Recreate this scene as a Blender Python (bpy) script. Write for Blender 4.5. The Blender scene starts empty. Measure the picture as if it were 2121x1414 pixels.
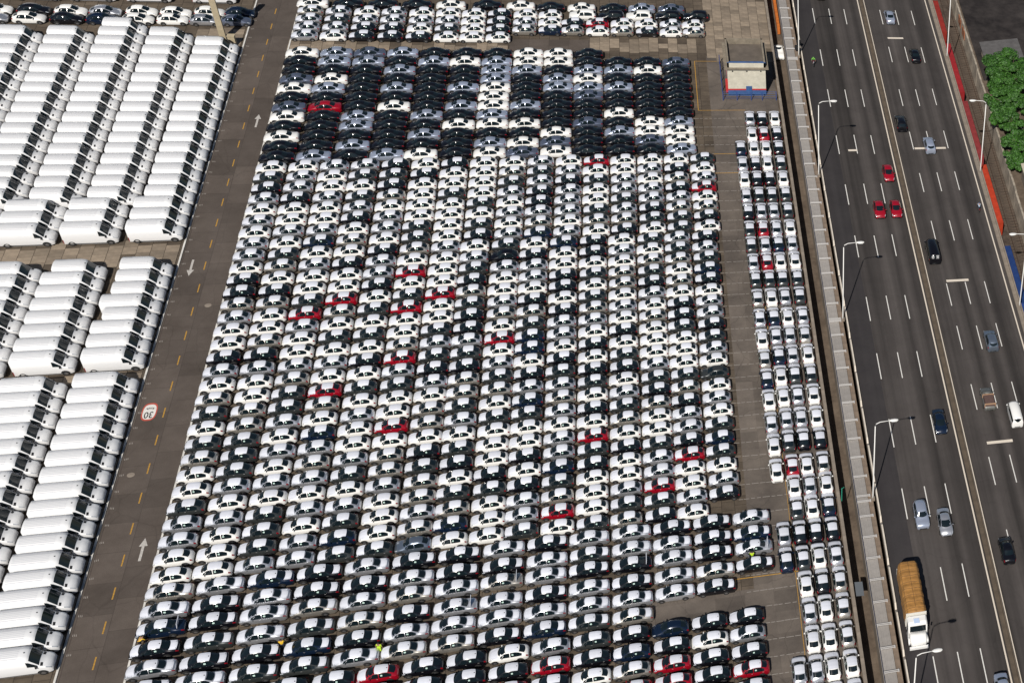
import bpy, bmesh, math, random
import numpy as np
from mathutils import Matrix, Vector
random.seed(7)
JIT = lambda a: random.uniform(-a, a)
rng = np.random.default_rng(7)
SC = bpy.context.scene
COL = SC.collection
# ------------------------------------------------------------------ camera, sky, sun
cam_d = bpy.data.cameras.new('camera')
cam = bpy.data.objects.new('camera', cam_d); COL.objects.link(cam)
cam.matrix_world = Matrix(((0.90890248, 0.06630104, -0.41170433, 25.602),
                           (-0.34561227, 0.67221031, -0.65474075, -174.159),
                           (0.2333419, 0.73738556, 0.63388807, 162.013), (0, 0, 0, 1)))
cam_d.sensor_fit = 'HORIZONTAL'; cam_d.sensor_width = 36.0
cam_d.lens = 2941.479 / 2121 * 36
cam_d.shift_x = (1060.5 - 2789.99) / 2121
cam_d.shift_y = (648.62 - 707.0) / 2121
cam_d.clip_start = 1.0; cam_d.clip_end = 3000
SC.camera = cam
TO_SUN = Vector((-0.314, -0.945, 1.0)).normalized()
W = bpy.data.worlds.new('World'); SC.world = W; W.use_nodes = True
nt = W.node_tree; bg = nt.nodes['Background']
sky = nt.nodes.new('ShaderNodeTexSky'); sky.sky_type = 'NISHITA'; sky.sun_disc = False
sky.sun_elevation = math.asin(TO_SUN.z)
sky.sun_rotation = math.atan2(TO_SUN.x, TO_SUN.y)
sky.altitude = 700; sky.air_density = 1.0; sky.dust_density = 1.2; sky.ozone_density = 1.0
nt.links.new(sky.outputs[0], bg.inputs[0]); bg.inputs[1].default_value = 0.05
sun_d = bpy.data.lights.new('sun', 'SUN'); sun_d.energy = 5.0; sun_d.angle = math.radians(0.5); sun_d.color = (1, 0.955, 0.89)
sun = bpy.data.objects.new('sun', sun_d); COL.objects.link(sun)
sun.rotation_euler = TO_SUN.to_track_quat('Z', 'Y').to_euler()
SC.view_settings.view_transform = 'Standard'; SC.view_settings.look = 'None'
SC.view_settings.exposure = 0.04; SC.view_settings.gamma = 1.0
SC.view_settings.use_curve_mapping = False
SC.cycles.max_bounces = 6

# ------------------------------------------------------------------ materials
MATS = {}
def mat(name, col, rough=0.5, metal=0.0, coat=0.0, spec=0.5, var=0.0, scale=3.0, bump=0.0, bscale=30.0, trans=0.0):
    if name in MATS: return MATS[name]
    m = bpy.data.materials.new(name); m.use_nodes = True; MATS[name] = m
    t = m.node_tree; b = t.nodes['Principled BSDF']
    b.inputs['Base Color'].default_value = (*col, 1); b.inputs['Roughness'].default_value = rough
    b.inputs['Metallic'].default_value = metal; b.inputs['Coat Weight'].default_value = coat
    b.inputs['Coat Roughness'].default_value = 0.06; b.inputs['Specular IOR Level'].default_value = spec
    if var or bump:
        tc = t.nodes.new('ShaderNodeTexCoord')
    if var:
        n = t.nodes.new('ShaderNodeTexNoise'); n.inputs['Scale'].default_value = scale; n.inputs['Detail'].default_value = 6
        n.inputs['Roughness'].default_value = 0.65
        t.links.new(tc.outputs['Object'], n.inputs['Vector'])
        r = t.nodes.new('ShaderNodeMapRange'); r.inputs['From Min'].default_value = 0.3; r.inputs['From Max'].default_value = 0.7
        r.inputs['To Min'].default_value = 1 - var; r.inputs['To Max'].default_value = 1 + var
        t.links.new(n.outputs['Fac'], r.inputs['Value'])
        mx = t.nodes.new('ShaderNodeVectorMath'); mx.operation = 'SCALE'; mx.inputs[0].default_value = col
        t.links.new(r.outputs[0], mx.inputs['Scale']); t.links.new(mx.outputs[0], b.inputs['Base Color'])
    if bump:
        n2 = t.nodes.new('ShaderNodeTexNoise'); n2.inputs['Scale'].default_value = bscale; n2.inputs['Detail'].default_value = 4
        t.links.new(tc.outputs['Object'], n2.inputs['Vector'])
        bp = t.nodes.new('ShaderNodeBump'); bp.inputs['Strength'].default_value = bump; bp.inputs['Distance'].default_value = 0.05
        t.links.new(n2.outputs['Fac'], bp.inputs['Height']); t.links.new(bp.outputs[0], b.inputs['Normal'])
    return m

def vary(m, dv):
    t = m.node_tree; b = t.nodes['Principled BSDF']; sk = b.inputs['Base Color']
    oi = t.nodes.new('ShaderNodeObjectInfo'); r = t.nodes.new('ShaderNodeMapRange'); r.inputs['To Min'].default_value = 1 - dv; r.inputs['To Max'].default_value = 1 + dv
    t.links.new(oi.outputs['Random'], r.inputs['Value']); mx = t.nodes.new('ShaderNodeVectorMath'); mx.operation = 'SCALE'
    if sk.links: t.links.new(sk.links[0].from_socket, mx.inputs[0])
    else: mx.inputs[0].default_value = tuple(sk.default_value)[:3]
    t.links.new(r.outputs[0], mx.inputs['Scale']); t.links.new(mx.outputs[0], sk)
def obj_random(name, col, dv, rough=0.8, var=0.12, scale=1.5):
    """a colour that differs a little from object to object, with mottling"""
    m = mat(name, col, rough, var=var, scale=scale)
    t = m.node_tree; b = t.nodes['Principled BSDF']
    oi = t.nodes.new('ShaderNodeObjectInfo')
    r = t.nodes.new('ShaderNodeMapRange'); r.inputs['To Min'].default_value = 1 - dv; r.inputs['To Max'].default_value = 1 + dv
    t.links.new(oi.outputs['Random'], r.inputs['Value'])
    src = b.inputs['Base Color'].links[0].from_socket
    mx = t.nodes.new('ShaderNodeVectorMath'); mx.operation = 'SCALE'
    t.links.new(src, mx.inputs[0]); t.links.new(r.outputs[0], mx.inputs['Scale']); t.links.new(mx.outputs[0], b.inputs['Base Color'])
    return m

PAINT = {'W': ((0.74, 0.73, 0.70), 0.3, 0.0), 'S': ((0.56, 0.57, 0.60), 0.30, 0.75), 'B': ((0.50, 0.47, 0.42), 0.30, 0.75),
         'K': ((0.004, 0.004, 0.006), 0.22, 0.0), 'D': ((0.046, 0.051, 0.051), 0.26, 0.4), 'N': ((0.006, 0.014, 0.034), 0.22, 0.2),
         'R': ((0.25, 0.003, 0.012), 0.25, 0.0), 'M': ((0.44, 0.49, 0.60), 0.24, 0.55), 'm': ((0.15, 0.175, 0.24), 0.22, 0.6),  # M, m: silver with the sky's blue reflection painted into the base colour
         'V': ((0.70, 0.70, 0.70), 0.3, 0.0), 'G': ((0.20, 0.24, 0.30), 0.28, 0.7), 'g': ((0.12, 0.12, 0.11), 0.4, 0.3)}
for k, (c, r, me) in PAINT.items(): mat('paint_' + k, c, r, me, coat=0.35 if k in 'WKDN' else 0.6)
def paint(k): return MATS['paint_' + k]
for k in 'WSBDVM': vary(MATS['paint_' + k], .10 if k in 'SBDM' else .05)
GLASS = mat('dark_glass', (0.006, 0.011, 0.014), 0.06, spec=0.5)
mat('chrome', (0.75, 0.75, 0.75), 0.25, 0.5)
mat('van_rib_shaded', (0.53, 0.535, 0.56), 0.3)  # real roof ribs, greyed to paint in the roof's weaker sunlight
FILM = mat('protective_film', (0.62, 0.635, 0.69), 0.34, var=0.05, scale=9.0, spec=0.4)
vary(FILM, .09)
RUBBER = mat('tyre_rubber', (0.012, 0.012, 0.012), 0.8)
RIM = mat('wheel_rim', (0.32, 0.32, 0.33), 0.35, 0.8)
PLASTIC = mat('black_plastic', (0.012, 0.012, 0.013), 0.55)
TAIL = mat('tail_lamp', (0.20, 0.004, 0.010), 0.15)
HEAD = mat('head_lamp', (0.55, 0.58, 0.62), 0.08, 0.4)
PAPER = mat('paper_sheet', (0.42, 0.56, 0.50), 0.6)
FAINT = mat('road_paint_faint', (0.26, 0.235, 0.21), 0.8, var=0.3, scale=2.0)
WORN = mat('road_paint_worn', (0.40, 0.375, 0.345), 0.8, var=0.35, scale=4)
WHITE = mat('road_paint_white', (0.62, 0.60, 0.56), 0.7, var=0.12, scale=2.5)
YELLOW = mat('road_paint_yellow', (0.36, 0.195, 0.03), 0.8, var=0.4, scale=4)
CONC = mat('concrete', (0.21, 0.175, 0.14), 0.85, var=0.3, scale=0.6, bump=0.2)

# ------------------------------------------------------------------ mesh helpers
class MB:
    def __init__(s): s.v = []; s.f = []; s.m = []
    def add(s, vs, fs, mi=0):
        o = len(s.v); s.v += [tuple(v) for v in vs]
        s.f += [tuple(i + o for i in f) for f in fs]; s.m += [mi] * len(fs)
    def box(s, c, d, mi=0, rz=0.0, taper=1.0):
        x, y, z = d[0] / 2, d[1] / 2, d[2] / 2; t = taper
        P = [(-x, -y, -z), (x, -y, -z), (x, y, -z), (-x, y, -z), (-x * t, -y * t, z), (x * t, -y * t, z), (x * t, y * t, z), (-x * t, y * t, z)]
        ca, sa = math.cos(rz), math.sin(rz)
        P = [(c[0] + a * ca - b * sa, c[1] + a * sa + b * ca, c[2] + e) for a, b, e in P]
        s.add(P, [(0, 3, 2, 1), (4, 5, 6, 7), (0, 1, 5, 4), (1, 2, 6, 5), (2, 3, 7, 6), (3, 0, 4, 7)], mi)
    def tube(s, pts, rad, n=8, mi=0, cap=True):
        pts = [Vector(p) for p in pts]; rings = []
        rad = rad if isinstance(rad, (list, tuple)) else [rad] * len(pts)
        for i, p in enumerate(pts):
            d = (pts[min(i + 1, len(pts) - 1)] - pts[max(i - 1, 0)]).normalized()
            a = d.cross(Vector((0, 0, 1)) if abs(d.z) < .95 else Vector((1, 0, 0))).normalized(); b = d.cross(a)
            rings.append([p + (a * math.cos(q) + b * math.sin(q)) * rad[i] for q in [2 * math.pi * k / n for k in range(n)]])
        vs = [v for r in rings for v in r]; fs = []
        for i in range(len(pts) - 1):
            for k in range(n): fs.append((i * n + k, i * n + (k + 1) % n, (i + 1) * n + (k + 1) % n, (i + 1) * n + k))
        if cap: fs.append(tuple(range(n - 1, -1, -1))); fs.append(tuple(range((len(pts) - 1) * n, len(pts) * n)))
        s.add(vs, fs, mi)
    def mesh(s, name, mats, smooth=False):
        me = bpy.data.meshes.new(name); me.from_pydata(s.v, [], s.f)
        for m in (mats if isinstance(mats, (list, tuple)) else [mats]): me.materials.append(m)
        me.polygons.foreach_set('material_index', s.m)
        if smooth: me.polygons.foreach_set('use_smooth', [True] * len(s.f))
        me.update(); return me
def link(name, me, parent=None, loc=(0, 0, 0), rz=0.0):
    o = bpy.data.objects.new(name, me); COL.objects.link(o); o.location = loc; o.rotation_euler = (0, 0, rz)
    if parent: o.parent = parent
    return o
def tag(o, label=None, cat=None, group=None, kind=None):
    if label: o['label'] = label
    if cat: o['category'] = cat
    if group: o['group'] = group
    if kind: o['kind'] = kind
    return o
def empty(name, loc, rz=0.0):
    o = bpy.data.objects.new(name, None); COL.objects.link(o); o.location = loc; o.rotation_euler = (0, 0, rz); o.empty_display_size = .2; return o
def one(name, mb, mats, parent=None, smooth=False, loc=(0, 0, 0), rz=0.0):
    return link(name, mb.mesh(name, mats, smooth), parent, loc, rz)
def sheet(name, u0, u1, v0, v1, z, m, nx=1, ny=1):
    b = MB(); vs = []; fs = []
    for j in range(ny + 1):
        for i in range(nx + 1): vs.append((u0 + (u1 - u0) * i / nx, v0 + (v1 - v0) * j / ny, z))
    for j in range(ny):
        for i in range(nx):
            a = j * (nx + 1) + i; fs.append((a, a + 1, a + nx + 2, a + nx + 1))
    b.add(vs, fs); return tag(one(name, b, m), kind='structure')
def nth(n):
    return ('first second third fourth fifth sixth seventh eighth ninth tenth eleventh twelfth thirteenth fourteenth fifteenth sixteenth seventeenth eighteenth nineteenth twentieth '
            'twenty-first twenty-second twenty-third twenty-fourth twenty-fifth twenty-sixth twenty-seventh twenty-eighth twenty-ninth thirtieth thirty-first thirty-second').split()[n - 1]
COLNAME = {'W': 'white', 'S': 'silver', 'B': 'champagne', 'K': 'black', 'D': 'dark grey', 'N': 'navy', 'R': 'red', 'M': 'sky-tinted silver', 'm': 'dark sky-tinted silver', 'G': 'grey-blue', 'g': 'grey'}

# ------------------------------------------------------------------ ground and surfaces
def ground_mat(name, c1, c2, scale, slab=None, crack=0.0, streak=0.0, rough=0.9, joint=0.5):
    m = bpy.data.materials.new(name); m.use_nodes = True; t = m.node_tree; b = t.nodes['Principled BSDF']; b.inputs['Roughness'].default_value = rough
    b.inputs['Specular IOR Level'].default_value = 0.25
    N, Lk = t.nodes.new, t.links.new
    tc = N('ShaderNodeTexCoord')
    n = N('ShaderNodeTexNoise'); n.inputs['Scale'].default_value = scale; n.inputs['Detail'].default_value = 8; n.inputs['Roughness'].default_value = 0.68
    Lk(tc.outputs['Object'], n.inputs['Vector'])
    r = N('ShaderNodeValToRGB'); r.color_ramp.elements[0].position = 0.32; r.color_ramp.elements[1].position = 0.7
    r.color_ramp.elements[0].color = (*c1, 1); r.color_ramp.elements[1].color = (*c2, 1)
    Lk(n.outputs['Fac'], r.inputs[0]); col = r.outputs[0]
    n3 = N('ShaderNodeTexNoise'); n3.inputs['Scale'].default_value = 14.0; n3.inputs['Detail'].default_value = 5
    Lk(tc.outputs['Object'], n3.inputs['Vector'])
    mr = N('ShaderNodeMapRange'); mr.inputs['From Min'].default_value = .3; mr.inputs['From Max'].default_value = .7; mr.inputs['To Min'].default_value = .82; mr.inputs['To Max'].default_value = 1.18
    Lk(n3.outputs['Fac'], mr.inputs['Value'])
    sc = N('ShaderNodeVectorMath'); sc.operation = 'SCALE'; Lk(col, sc.inputs[0]); Lk(mr.outputs[0], sc.inputs['Scale']); col = sc.outputs[0]
    if streak:   # long tyre-wear streaks along the driving direction
        mp = N('ShaderNodeMapping'); mp.inputs['Scale'].default_value = (0.42, 0.005, 1.0); Lk(tc.outputs['Object'], mp.inputs['Vector'])
        s = N('ShaderNodeTexNoise'); s.inputs['Scale'].default_value = 1.0; s.inputs['Detail'].default_value = 5; s.inputs['Roughness'].default_value = .55; Lk(mp.outputs[0], s.inputs['Vector'])
        q = N('ShaderNodeMapRange'); q.inputs['From Min'].default_value = .3; q.inputs['From Max'].default_value = .68; q.inputs['To Min'].default_value = 1 - streak; q.inputs['To Max'].default_value = 1 + streak
        Lk(s.outputs['Fac'], q.inputs['Value'])
        s2 = N('ShaderNodeVectorMath'); s2.operation = 'SCALE'; Lk(col, s2.inputs[0]); Lk(q.outputs[0], s2.inputs['Scale']); col = s2.outputs[0]
    if slab:
        br = N('ShaderNodeTexBrick'); br.offset = 0.45; br.inputs['Scale'].default_value = 1.0
        br.inputs['Brick Width'].default_value = slab[0]; br.inputs['Row Height'].default_value = slab[1]; br.inputs['Mortar Size'].default_value = 0.035
        br.inputs['Color1'].default_value = (1, 1, 1, 1); br.inputs['Color2'].default_value = (.72, .72, .72, 1); br.inputs['Mortar'].default_value = (joint, joint, joint, 1)
        mp = N('ShaderNodeMapping'); mp.inputs['Rotation'].default_value = (0, 0, math.pi / 2); Lk(tc.outputs['Object'], mp.inputs['Vector']); Lk(mp.outputs[0], br.inputs['Vector'])
        s3 = N('ShaderNodeVectorMath'); s3.operation = 'MULTIPLY'; Lk(col, s3.inputs[0]); Lk(br.outputs['Color'], s3.inputs[1]); col = s3.outputs[0]
    if crack:
        mp = N('ShaderNodeMapping'); mp.inputs['Scale'].default_value = (1, .55, 1); Lk(tc.outputs['Object'], mp.inputs['Vector'])
        nz = N('ShaderNodeTexNoise'); nz.inputs['Scale'].default_value = .8; Lk(mp.outputs[0], nz.inputs['Vector'])
        ad = N('ShaderNodeVectorMath'); ad.operation = 'MULTIPLY_ADD'; ad.inputs[1].default_value = (.8, .8, 0); Lk(nz.outputs['Color'], ad.inputs[0]); Lk(mp.outputs[0], ad.inputs[2])
        vo = N('ShaderNodeTexVoronoi'); vo.feature = 'DISTANCE_TO_EDGE'; vo.inputs['Scale'].default_value = .22; Lk(ad.outputs[0], vo.inputs['Vector'])
        q = N('ShaderNodeMapRange'); q.inputs['From Max'].default_value = .012; q.inputs['To Min'].default_value = 1 - crack; Lk(vo.outputs['Distance'], q.inputs['Value'])
        s4 = N('ShaderNodeVectorMath'); s4.operation = 'SCALE'; Lk(col, s4.inputs[0]); Lk(q.outputs[0], s4.inputs['Scale']); col = s4.outputs[0]
    Lk(col, b.inputs['Base Color'])
    bp = N('ShaderNodeBump'); bp.inputs['Strength'].default_value = .25; bp.inputs['Distance'].default_value = .03; Lk(n3.outputs['Fac'], bp.inputs['Height']); Lk(bp.outputs[0], b.inputs['Normal'])
    return m
M_YARD = ground_mat('yard_slabs', (0.062, 0.048, 0.036), (0.14, 0.11, 0.08), 0.25, slab=(1.55, 1.63), joint=.3)
M_ROAD = ground_mat('yard_asphalt', (0.075, 0.060, 0.050), (0.115, 0.094, 0.080), 0.22, slab=(4.6, 3.2), crack=.16, joint=.62)
M_AISLE = ground_mat('aisle_asphalt', (0.085, 0.071, 0.061), (0.165, 0.138, 0.115), 0.18, slab=(3.4, 3.5), crack=.25, joint=.8)
M_HWY = ground_mat('highway_asphalt', (0.041, 0.0355, 0.033), (0.056, 0.049, 0.0455), 0.15, streak=.6, crack=.12)
M_DIRT = ground_mat('dirt', (0.07, 0.052, 0.038), (0.15, 0.115, 0.085), 0.5)
M_BALLAST = ground_mat('ballast', (0.040, 0.030, 0.024), (0.105, 0.08, 0.062), 0.7)
M_COAL = ground_mat('dark_yard', (0.010, 0.008, 0.008), (0.045, 0.038, 0.035), 0.25)

sheet('ground', -900, 900, -900, 900, -6.0, M_DIRT)
b = MB(); b.box((-5.4, 20, -3.0), (92.8, 400, 5.98), 0); b.box((-200, 20, -3.0), (296.4, 400, 5.98), 0)
b.box((59.65, 20, -3.0), (27.1, 400, 5.9), 0)
tag(one('terrain', b, M_DIRT), kind='structure')
yard = sheet('concrete_yard', -120, 40.7, -130, 160, 0.0, M_YARD)
sheet('yard_road', -42.0, -35.6, -130, 160, 0.004, M_ROAD)
sheet('aisle', 29.2, 40.6, -130, 75.2, 0.004, M_AISLE)
sheet('highway', 46.3, 73.0, -140, 200, 0.0, M_HWY)
sheet('highway_inner_lane', 46.3, 49.55, -140, 200, 0.003, ground_mat('newer_asphalt', (0.027, 0.024, 0.025), (0.038, 0.034, 0.034), 0.2, streak=.25))
sheet('aisle_patch', 16.9, 29.2, -54.3, -50.2, 0.008, M_AISLE)
sheet('asphalt_patch', -3.0, 12.0, 75.9, 80.2, 0.006, M_ROAD)
# concrete slabs one can pick apart, proud of the yard by their uneven height
SLAB = obj_random('concrete_slab', (0.20, 0.158, 0.115), 0.28, var=.22, scale=.9)
slab_b = MB(); slab_b.box((0, 0, 0), (1.58, 1.50, .06)); SLABM = slab_b.mesh('slab', SLAB)
nslab = 0
def slabs(u0, u1, v0, v1, skip=0.04):
    global nslab
    i = math.floor(u0 / 1.63)
    while (i + .5) * 1.63 < u1:
        off = .7 * ((i * 37) % 5) / 5
        j = math.floor(v0 / 1.55)
        while (j + .5) * 1.55 + off < v1:
            x, y = (i + .5) * 1.63, (j + .5) * 1.55 + off
            if x > u0 and y > v0 and nslab < 300 and random.random() > skip:
                o = link('slab', SLABM, yard, (x, y, -0.005 + random.uniform(-.006, .008)), random.uniform(-.006, .006)); nslab += 1
                o.rotation_euler[0] = random.uniform(-.004, .004)
            j += 1
        i += 1
slabs(29.0, 40.4, 73.8, 98, .02)
slabs(-64, -42.3, 20.6, 25.6)
slabs(-35.3, -4.0, 75.8, 78.6)
slabs(9.5, 28.5, 75.8, 80.6, .2)
slabs(-56, -42.3, -3.4, -1.2)
slabs(-49, -42.3, 76.5, 82.0)

# painted markings: each line or dash a sheet of its own
PAINTM = {}
def mark(name, u, v, lu, lv, m, z=0.012, label=None, rz=0.0):
    key = (round(lu, 3), round(lv, 3), m.name)
    if key not in PAINTM:
        q = MB(); q.add([(-lu / 2, -lv / 2, 0), (lu / 2, -lv / 2, 0), (lu / 2, lv / 2, 0), (-lu / 2, lv / 2, 0)], [(0, 1, 2, 3)]); PAINTM[key] = q.mesh(name, m)
    return tag(link(name, PAINTM[key], None, (u, v, z), rz), kind='structure')
for k in range(-6, 34): mark('yellow_lane_dash', -38.85, 88.25 - 4.873 * k, .14, 1.75, YELLOW)
KERB = mat('kerb_paint', (0.55, 0.53, 0.49), .8, var=.25, scale=1.2)
for uu, nm in ((-41.95, 'kerb'), (-35.62, 'kerb')):
    q = MB(); q.box((uu, 15, .05), (.2, 290, .12)); tag(one(nm, q, KERB), kind='structure')
for k in range(52):     # little painted bay numbers beside the kerb
    v = -46.6 + 2.69 * k
    for du in (0.0, .16, .32): mark('bay_number_stroke', -41.55 + du, v + .03 * math.sin(k + du * 9), .06, .3, FAINT, rz=.08)
for k in range(48):     # dashed white bay lines across the right-hand aisle
    v = 55.0 - 2.64 * k
    if 57 > v > -66:
        u_ = 28.3 if v < 44 else 26.2
        while u_ < 34.2:
            l_ = random.choice((.5, .7, .9)); mark('bay_line', u_ + l_ / 2, v + JIT(.02), l_, .085, FAINT); u_ += l_ + random.uniform(.08, .3)
for u, v, lu, lv in ((29.3, 73.38, 4.1, .12), (27.15, 65.5, .12, 15.9), (31.0, 57.5, 7.8, .12), (31.3, 44.4, 4.5, .12), (31.3, 38.9, 4.5, .12), (29.6, -48.3, 10.6, .14), (34.4, -66, .07, 36), (34.45, -20, .06, 50)):
    mark('yellow_bay_line', u, v, lu, lv, YELLOW, .014)
EDGE = mat('edge_line', (0.60, 0.53, 0.44), .7, var=.08, scale=1)
for u, w in ((58.72, .2), (59.92, .2), (72.34, .2)): mark('highway_edge_line', u, 30, w, 330, EDGE, .006)
LV = [92.91, 77.9, 64.1, 49.35, 34.7, 20.6, 5.08, -8.2, -22.2, -36.1, -50.8, -64.9, -79.3, 107.3, 121.6]
RV = [92.8, 79.0, 64.2, 50.3, 37.7, 23.8, 7.3, -3.2, -16.6, -31.8, -45.7, -60, -74, 107, 121]
for u in (49.68, 52.78, 55.7):
    for v in LV: mark('lane_dash', u, v - 2.85 + random.uniform(-.15, .15), .14, 5.7, WHITE, .006)
for u in (62.7, 65.78, 68.95):
    for v in RV: mark('lane_dash', u, v - 2.8 + random.uniform(-.15, .15), .14, 5.5, WHITE, .006)
for a, b_, v in ((62.93, 65.95, 82.2), (51.29, 52.82, 44.75), (62.92, 68.51, 44.97), (62.8, 66.43, 7.9), (62.93, 66.77, -29.05)):
    mark('transverse_bar', (a + b_) / 2, v, b_ - a, .55, EDGE, .008)
def arrow(u, v, up):
    q = MB(); s = 1 if up else -1
    q.add([(-.13, -1.75 * s, 0), (.13, -1.75 * s, 0), (.13, .5 * s, 0), (-.13, .5 * s, 0)], [(0, 1, 2, 3) if up else (3, 2, 1, 0)])
    q.add([(-.42, .5 * s, 0), (.42, .5 * s, 0), (0, 1.75 * s, 0)], [(0, 1, 2) if up else (2, 1, 0)])
    tag(one('road_arrow', q, WORN, loc=(u, v, .012)), kind='structure')
arrow(-37.27, 55.5, True); arrow(-40.4, 19.7, False); arrow(-37.26, -32.2, True)
def disc(name, u, v, r, m, z, n=24, sy=1.0):
    q = MB(); q.add([(r * math.cos(a), r * sy * math.sin(a), 0) for a in [2 * math.pi * k / n for k in range(n)]], [tuple(range(n))])
    return tag(one(name, q, m, loc=(u, v, z)), kind='structure')
for u, v in ((-37.24, 11.4), (-40.47, -19.8)): disc('manhole', u, v, .40, CONC, .010)
# painted speed limit on the road: white field, red ring, black numerals (read from the far end)
def oval(rx, ry, n=40, p=2.8):
    out = []
    for k in range(n):
        a = 2 * math.pi * k / n; c, s = math.cos(a), math.sin(a)
        out.append((rx * math.copysign(abs(c) ** (2 / p), c), ry * math.copysign(abs(s) ** (2 / p), s), 0))
    return out
REDP = mat('road_paint_red', (0.42, 0.075, 0.05), .7, var=.15, scale=3)
q = MB(); q.add(oval(.67, 1.34), [tuple(range(40))], 0); sp = tag(one('speed_limit_paint', q, WHITE, loc=(-40.42, -8.9, .012)), kind='structure')
q = MB(); o1, o2 = oval(.67, 1.34), oval(.8, 1.6); q.add(o1 + o2, [(k, (k + 1) % 40, 40 + (k + 1) % 40, 40 + k) for k in range(40)])
one('red_ring', q, REDP, sp, loc=(0, 0, .003))
BLK = mat('road_paint_black', (0.02, 0.02, 0.02), .7)
for txt, sz, y in (('30', 1.05, -.5), ('Km/h', .40, .62)):
    fc = bpy.data.curves.new('numerals', 'FONT'); fc.body = txt; fc.size = sz; fc.align_x = 'CENTER'; fc.align_y = 'CENTER'; fc.offset = .012
    fo = bpy.data.objects.new('numerals', fc); COL.objects.link(fo); fo.parent = sp; fo.location = (0, y, .004); fo.rotation_euler = (0, 0, math.pi)
    fo.scale = (.92, 1.5 if txt == '30' else 1.2, 1); fc.materials.append(BLK)

# ------------------------------------------------------------------ parametric cars (front towards -X, wheels on z = 0)
SPEC = {
 'hatch': dict(L=3.93, W=1.78, drop=.08, wheel=(.165, .80, .325), doors=(.315, .555, .575, .825), film=(.455, .78), bonnet=(.03, .245), wind=(.255, .435), rear=(.80, .93), st=[
  (0, .56, .46, .50, .55), (.012, .72, .58, .62, .58), (.04, .86, .72, .78, .63), (.10, .95, .86, .94, .68), (.18, .99, .94, 1.04, .72), (.25, 1, .97, 1.11, .74), (.34, 1, .97, 1.42, .71), (.44, 1, .98, 1.65, .68), (.53, 1, .99, 1.73, .67),
  (.68, 1, 1.01, 1.75, .66), (.79, .99, 1.04, 1.68, .64), (.86, .97, 1.08, 1.46, .64), (.935, .93, 1.10, 1.22, .64), (.975, .86, .98, 1.06, .60), (.992, .76, .78, .84, .56), (1, .66, .60, .64, .52)]),
 'sedan': dict(L=4.72, W=1.82, drop=.08, wheel=(.165, .745, .34), doors=(.275, .495, .51, .735), film=(.415, .665), bonnet=(.03, .205), boot=(.825, .955), wind=(.215, .395), rear=(.685, .81), st=[
  (0, .56, .46, .50, .55), (.010, .72, .58, .62, .58), (.035, .86, .72, .78, .63), (.09, .95, .87, .95, .68), (.15, .99, .95, 1.05, .72), (.21, 1, .98, 1.12, .74), (.30, 1, .98, 1.43, .71), (.40, 1, .99, 1.66, .68), (.48, 1, 1.0, 1.73, .67),
  (.58, 1, 1.02, 1.74, .66), (.675, 1, 1.04, 1.65, .65), (.75, .99, 1.08, 1.41, .66), (.82, .97, 1.12, 1.24, .68), (.93, .94, 1.12, 1.21, .68), (.975, .86, 1.02, 1.10, .62), (.992, .77, .84, .90, .58), (1, .68, .64, .70, .52)]),
 'family': dict(L=4.25, W=1.82, drop=.08, wheel=(.165, .78, .34), doors=(.30, .54, .56, .84), film=(.45, .77), bonnet=(.03, .235), wind=(.245, .43), rear=(.79, .925), st=[
  (0, .56, .46, .50, .55), (.011, .72, .58, .62, .58), (.038, .86, .72, .78, .63), (.095, .95, .87, .95, .68), (.17, .99, .95, 1.06, .72), (.24, 1, .99, 1.13, .74), (.33, 1, .99, 1.44, .71), (.435, 1, 1.0, 1.67, .68), (.53, 1, 1.01, 1.74, .67),
  (.67, 1, 1.03, 1.74, .66), (.78, .99, 1.06, 1.64, .64), (.86, .97, 1.10, 1.43, .64), (.93, .92, 1.12, 1.23, .64), (.975, .86, 1.0, 1.08, .60), (.992, .76, .80, .86, .56), (1, .66, .60, .64, .52)]),
 'suv': dict(L=4.5, W=1.85, drop=.08, wheel=(.17, .80, .38), doors=(.32, .55, .57, .86), film=None, bonnet=None, wind=(.30, .42), rear=(.925, .972), st=[
  (0, .72, .62, .66, .55), (.015, .87, .82, .86, .62), (.06, .96, 1.0, 1.06, .70), (.17, .99, 1.10, 1.17, .74), (.285, 1, 1.16, 1.25, .76), (.43, 1, 1.2, 1.86, .70), (.52, 1, 1.2, 1.95, .70),
  (.75, 1, 1.22, 1.97, .69), (.91, .99, 1.24, 1.92, .67), (.98, .94, 1.22, 1.32, .66), (.99, .90, 1.05, 1.10, .62), (1, .80, .78, .82, .55)]),
 'van': dict(L=6.15, W=2.12, drop=.13, wheel=(.155, .855, .40), doors=(.195, .325, 0, 0), film=None, bonnet=None, wind=(.172, .278), rear=None, yu=True, st=[
  (0, .66, .62, .68, .60), (.010, .80, .92, 1.0, .64), (.035, .92, 1.16, 1.28, .70), (.09, .98, 1.36, 1.50, .76), (.165, .99, 1.50, 1.68, .80), (.285, 1, 1.56, 2.76, .80), (.31, 1, 1.56, 2.88, .82), (.38, 1, 1.56, 2.98, .84),
  (.70, 1, 1.56, 3.0, .845), (.97, 1, 1.56, 3.0, .845), (.99, .99, 1.55, 2.95, .84), (1, .97, 1.50, 2.84, .82)]),
 'vanshort': None,
 'kombi': dict(L=4.4, W=1.76, drop=.22, wheel=(.13, .74, .33), doors=(.08, .26, .28, .97), film=None, bonnet=None, wind=(.03, .10), rear=(.965, .99), yu=True, st=[
  (0, .84, 1.0, 1.06, .66), (.012, .93, 1.18, 1.26, .72), (.03, .97, 1.3, 1.36, .76), (.11, 1, 1.3, 2.02, .72), (.2, 1, 1.3, 2.16, .74), (.5, 1, 1.3, 2.2, .74), (.9, 1, 1.3, 2.17, .74), (.965, .98, 1.3, 2.06, .72), (.99, .95, 1.28, 1.4, .72), (1, .88, .8, .84, .6)])}
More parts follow.
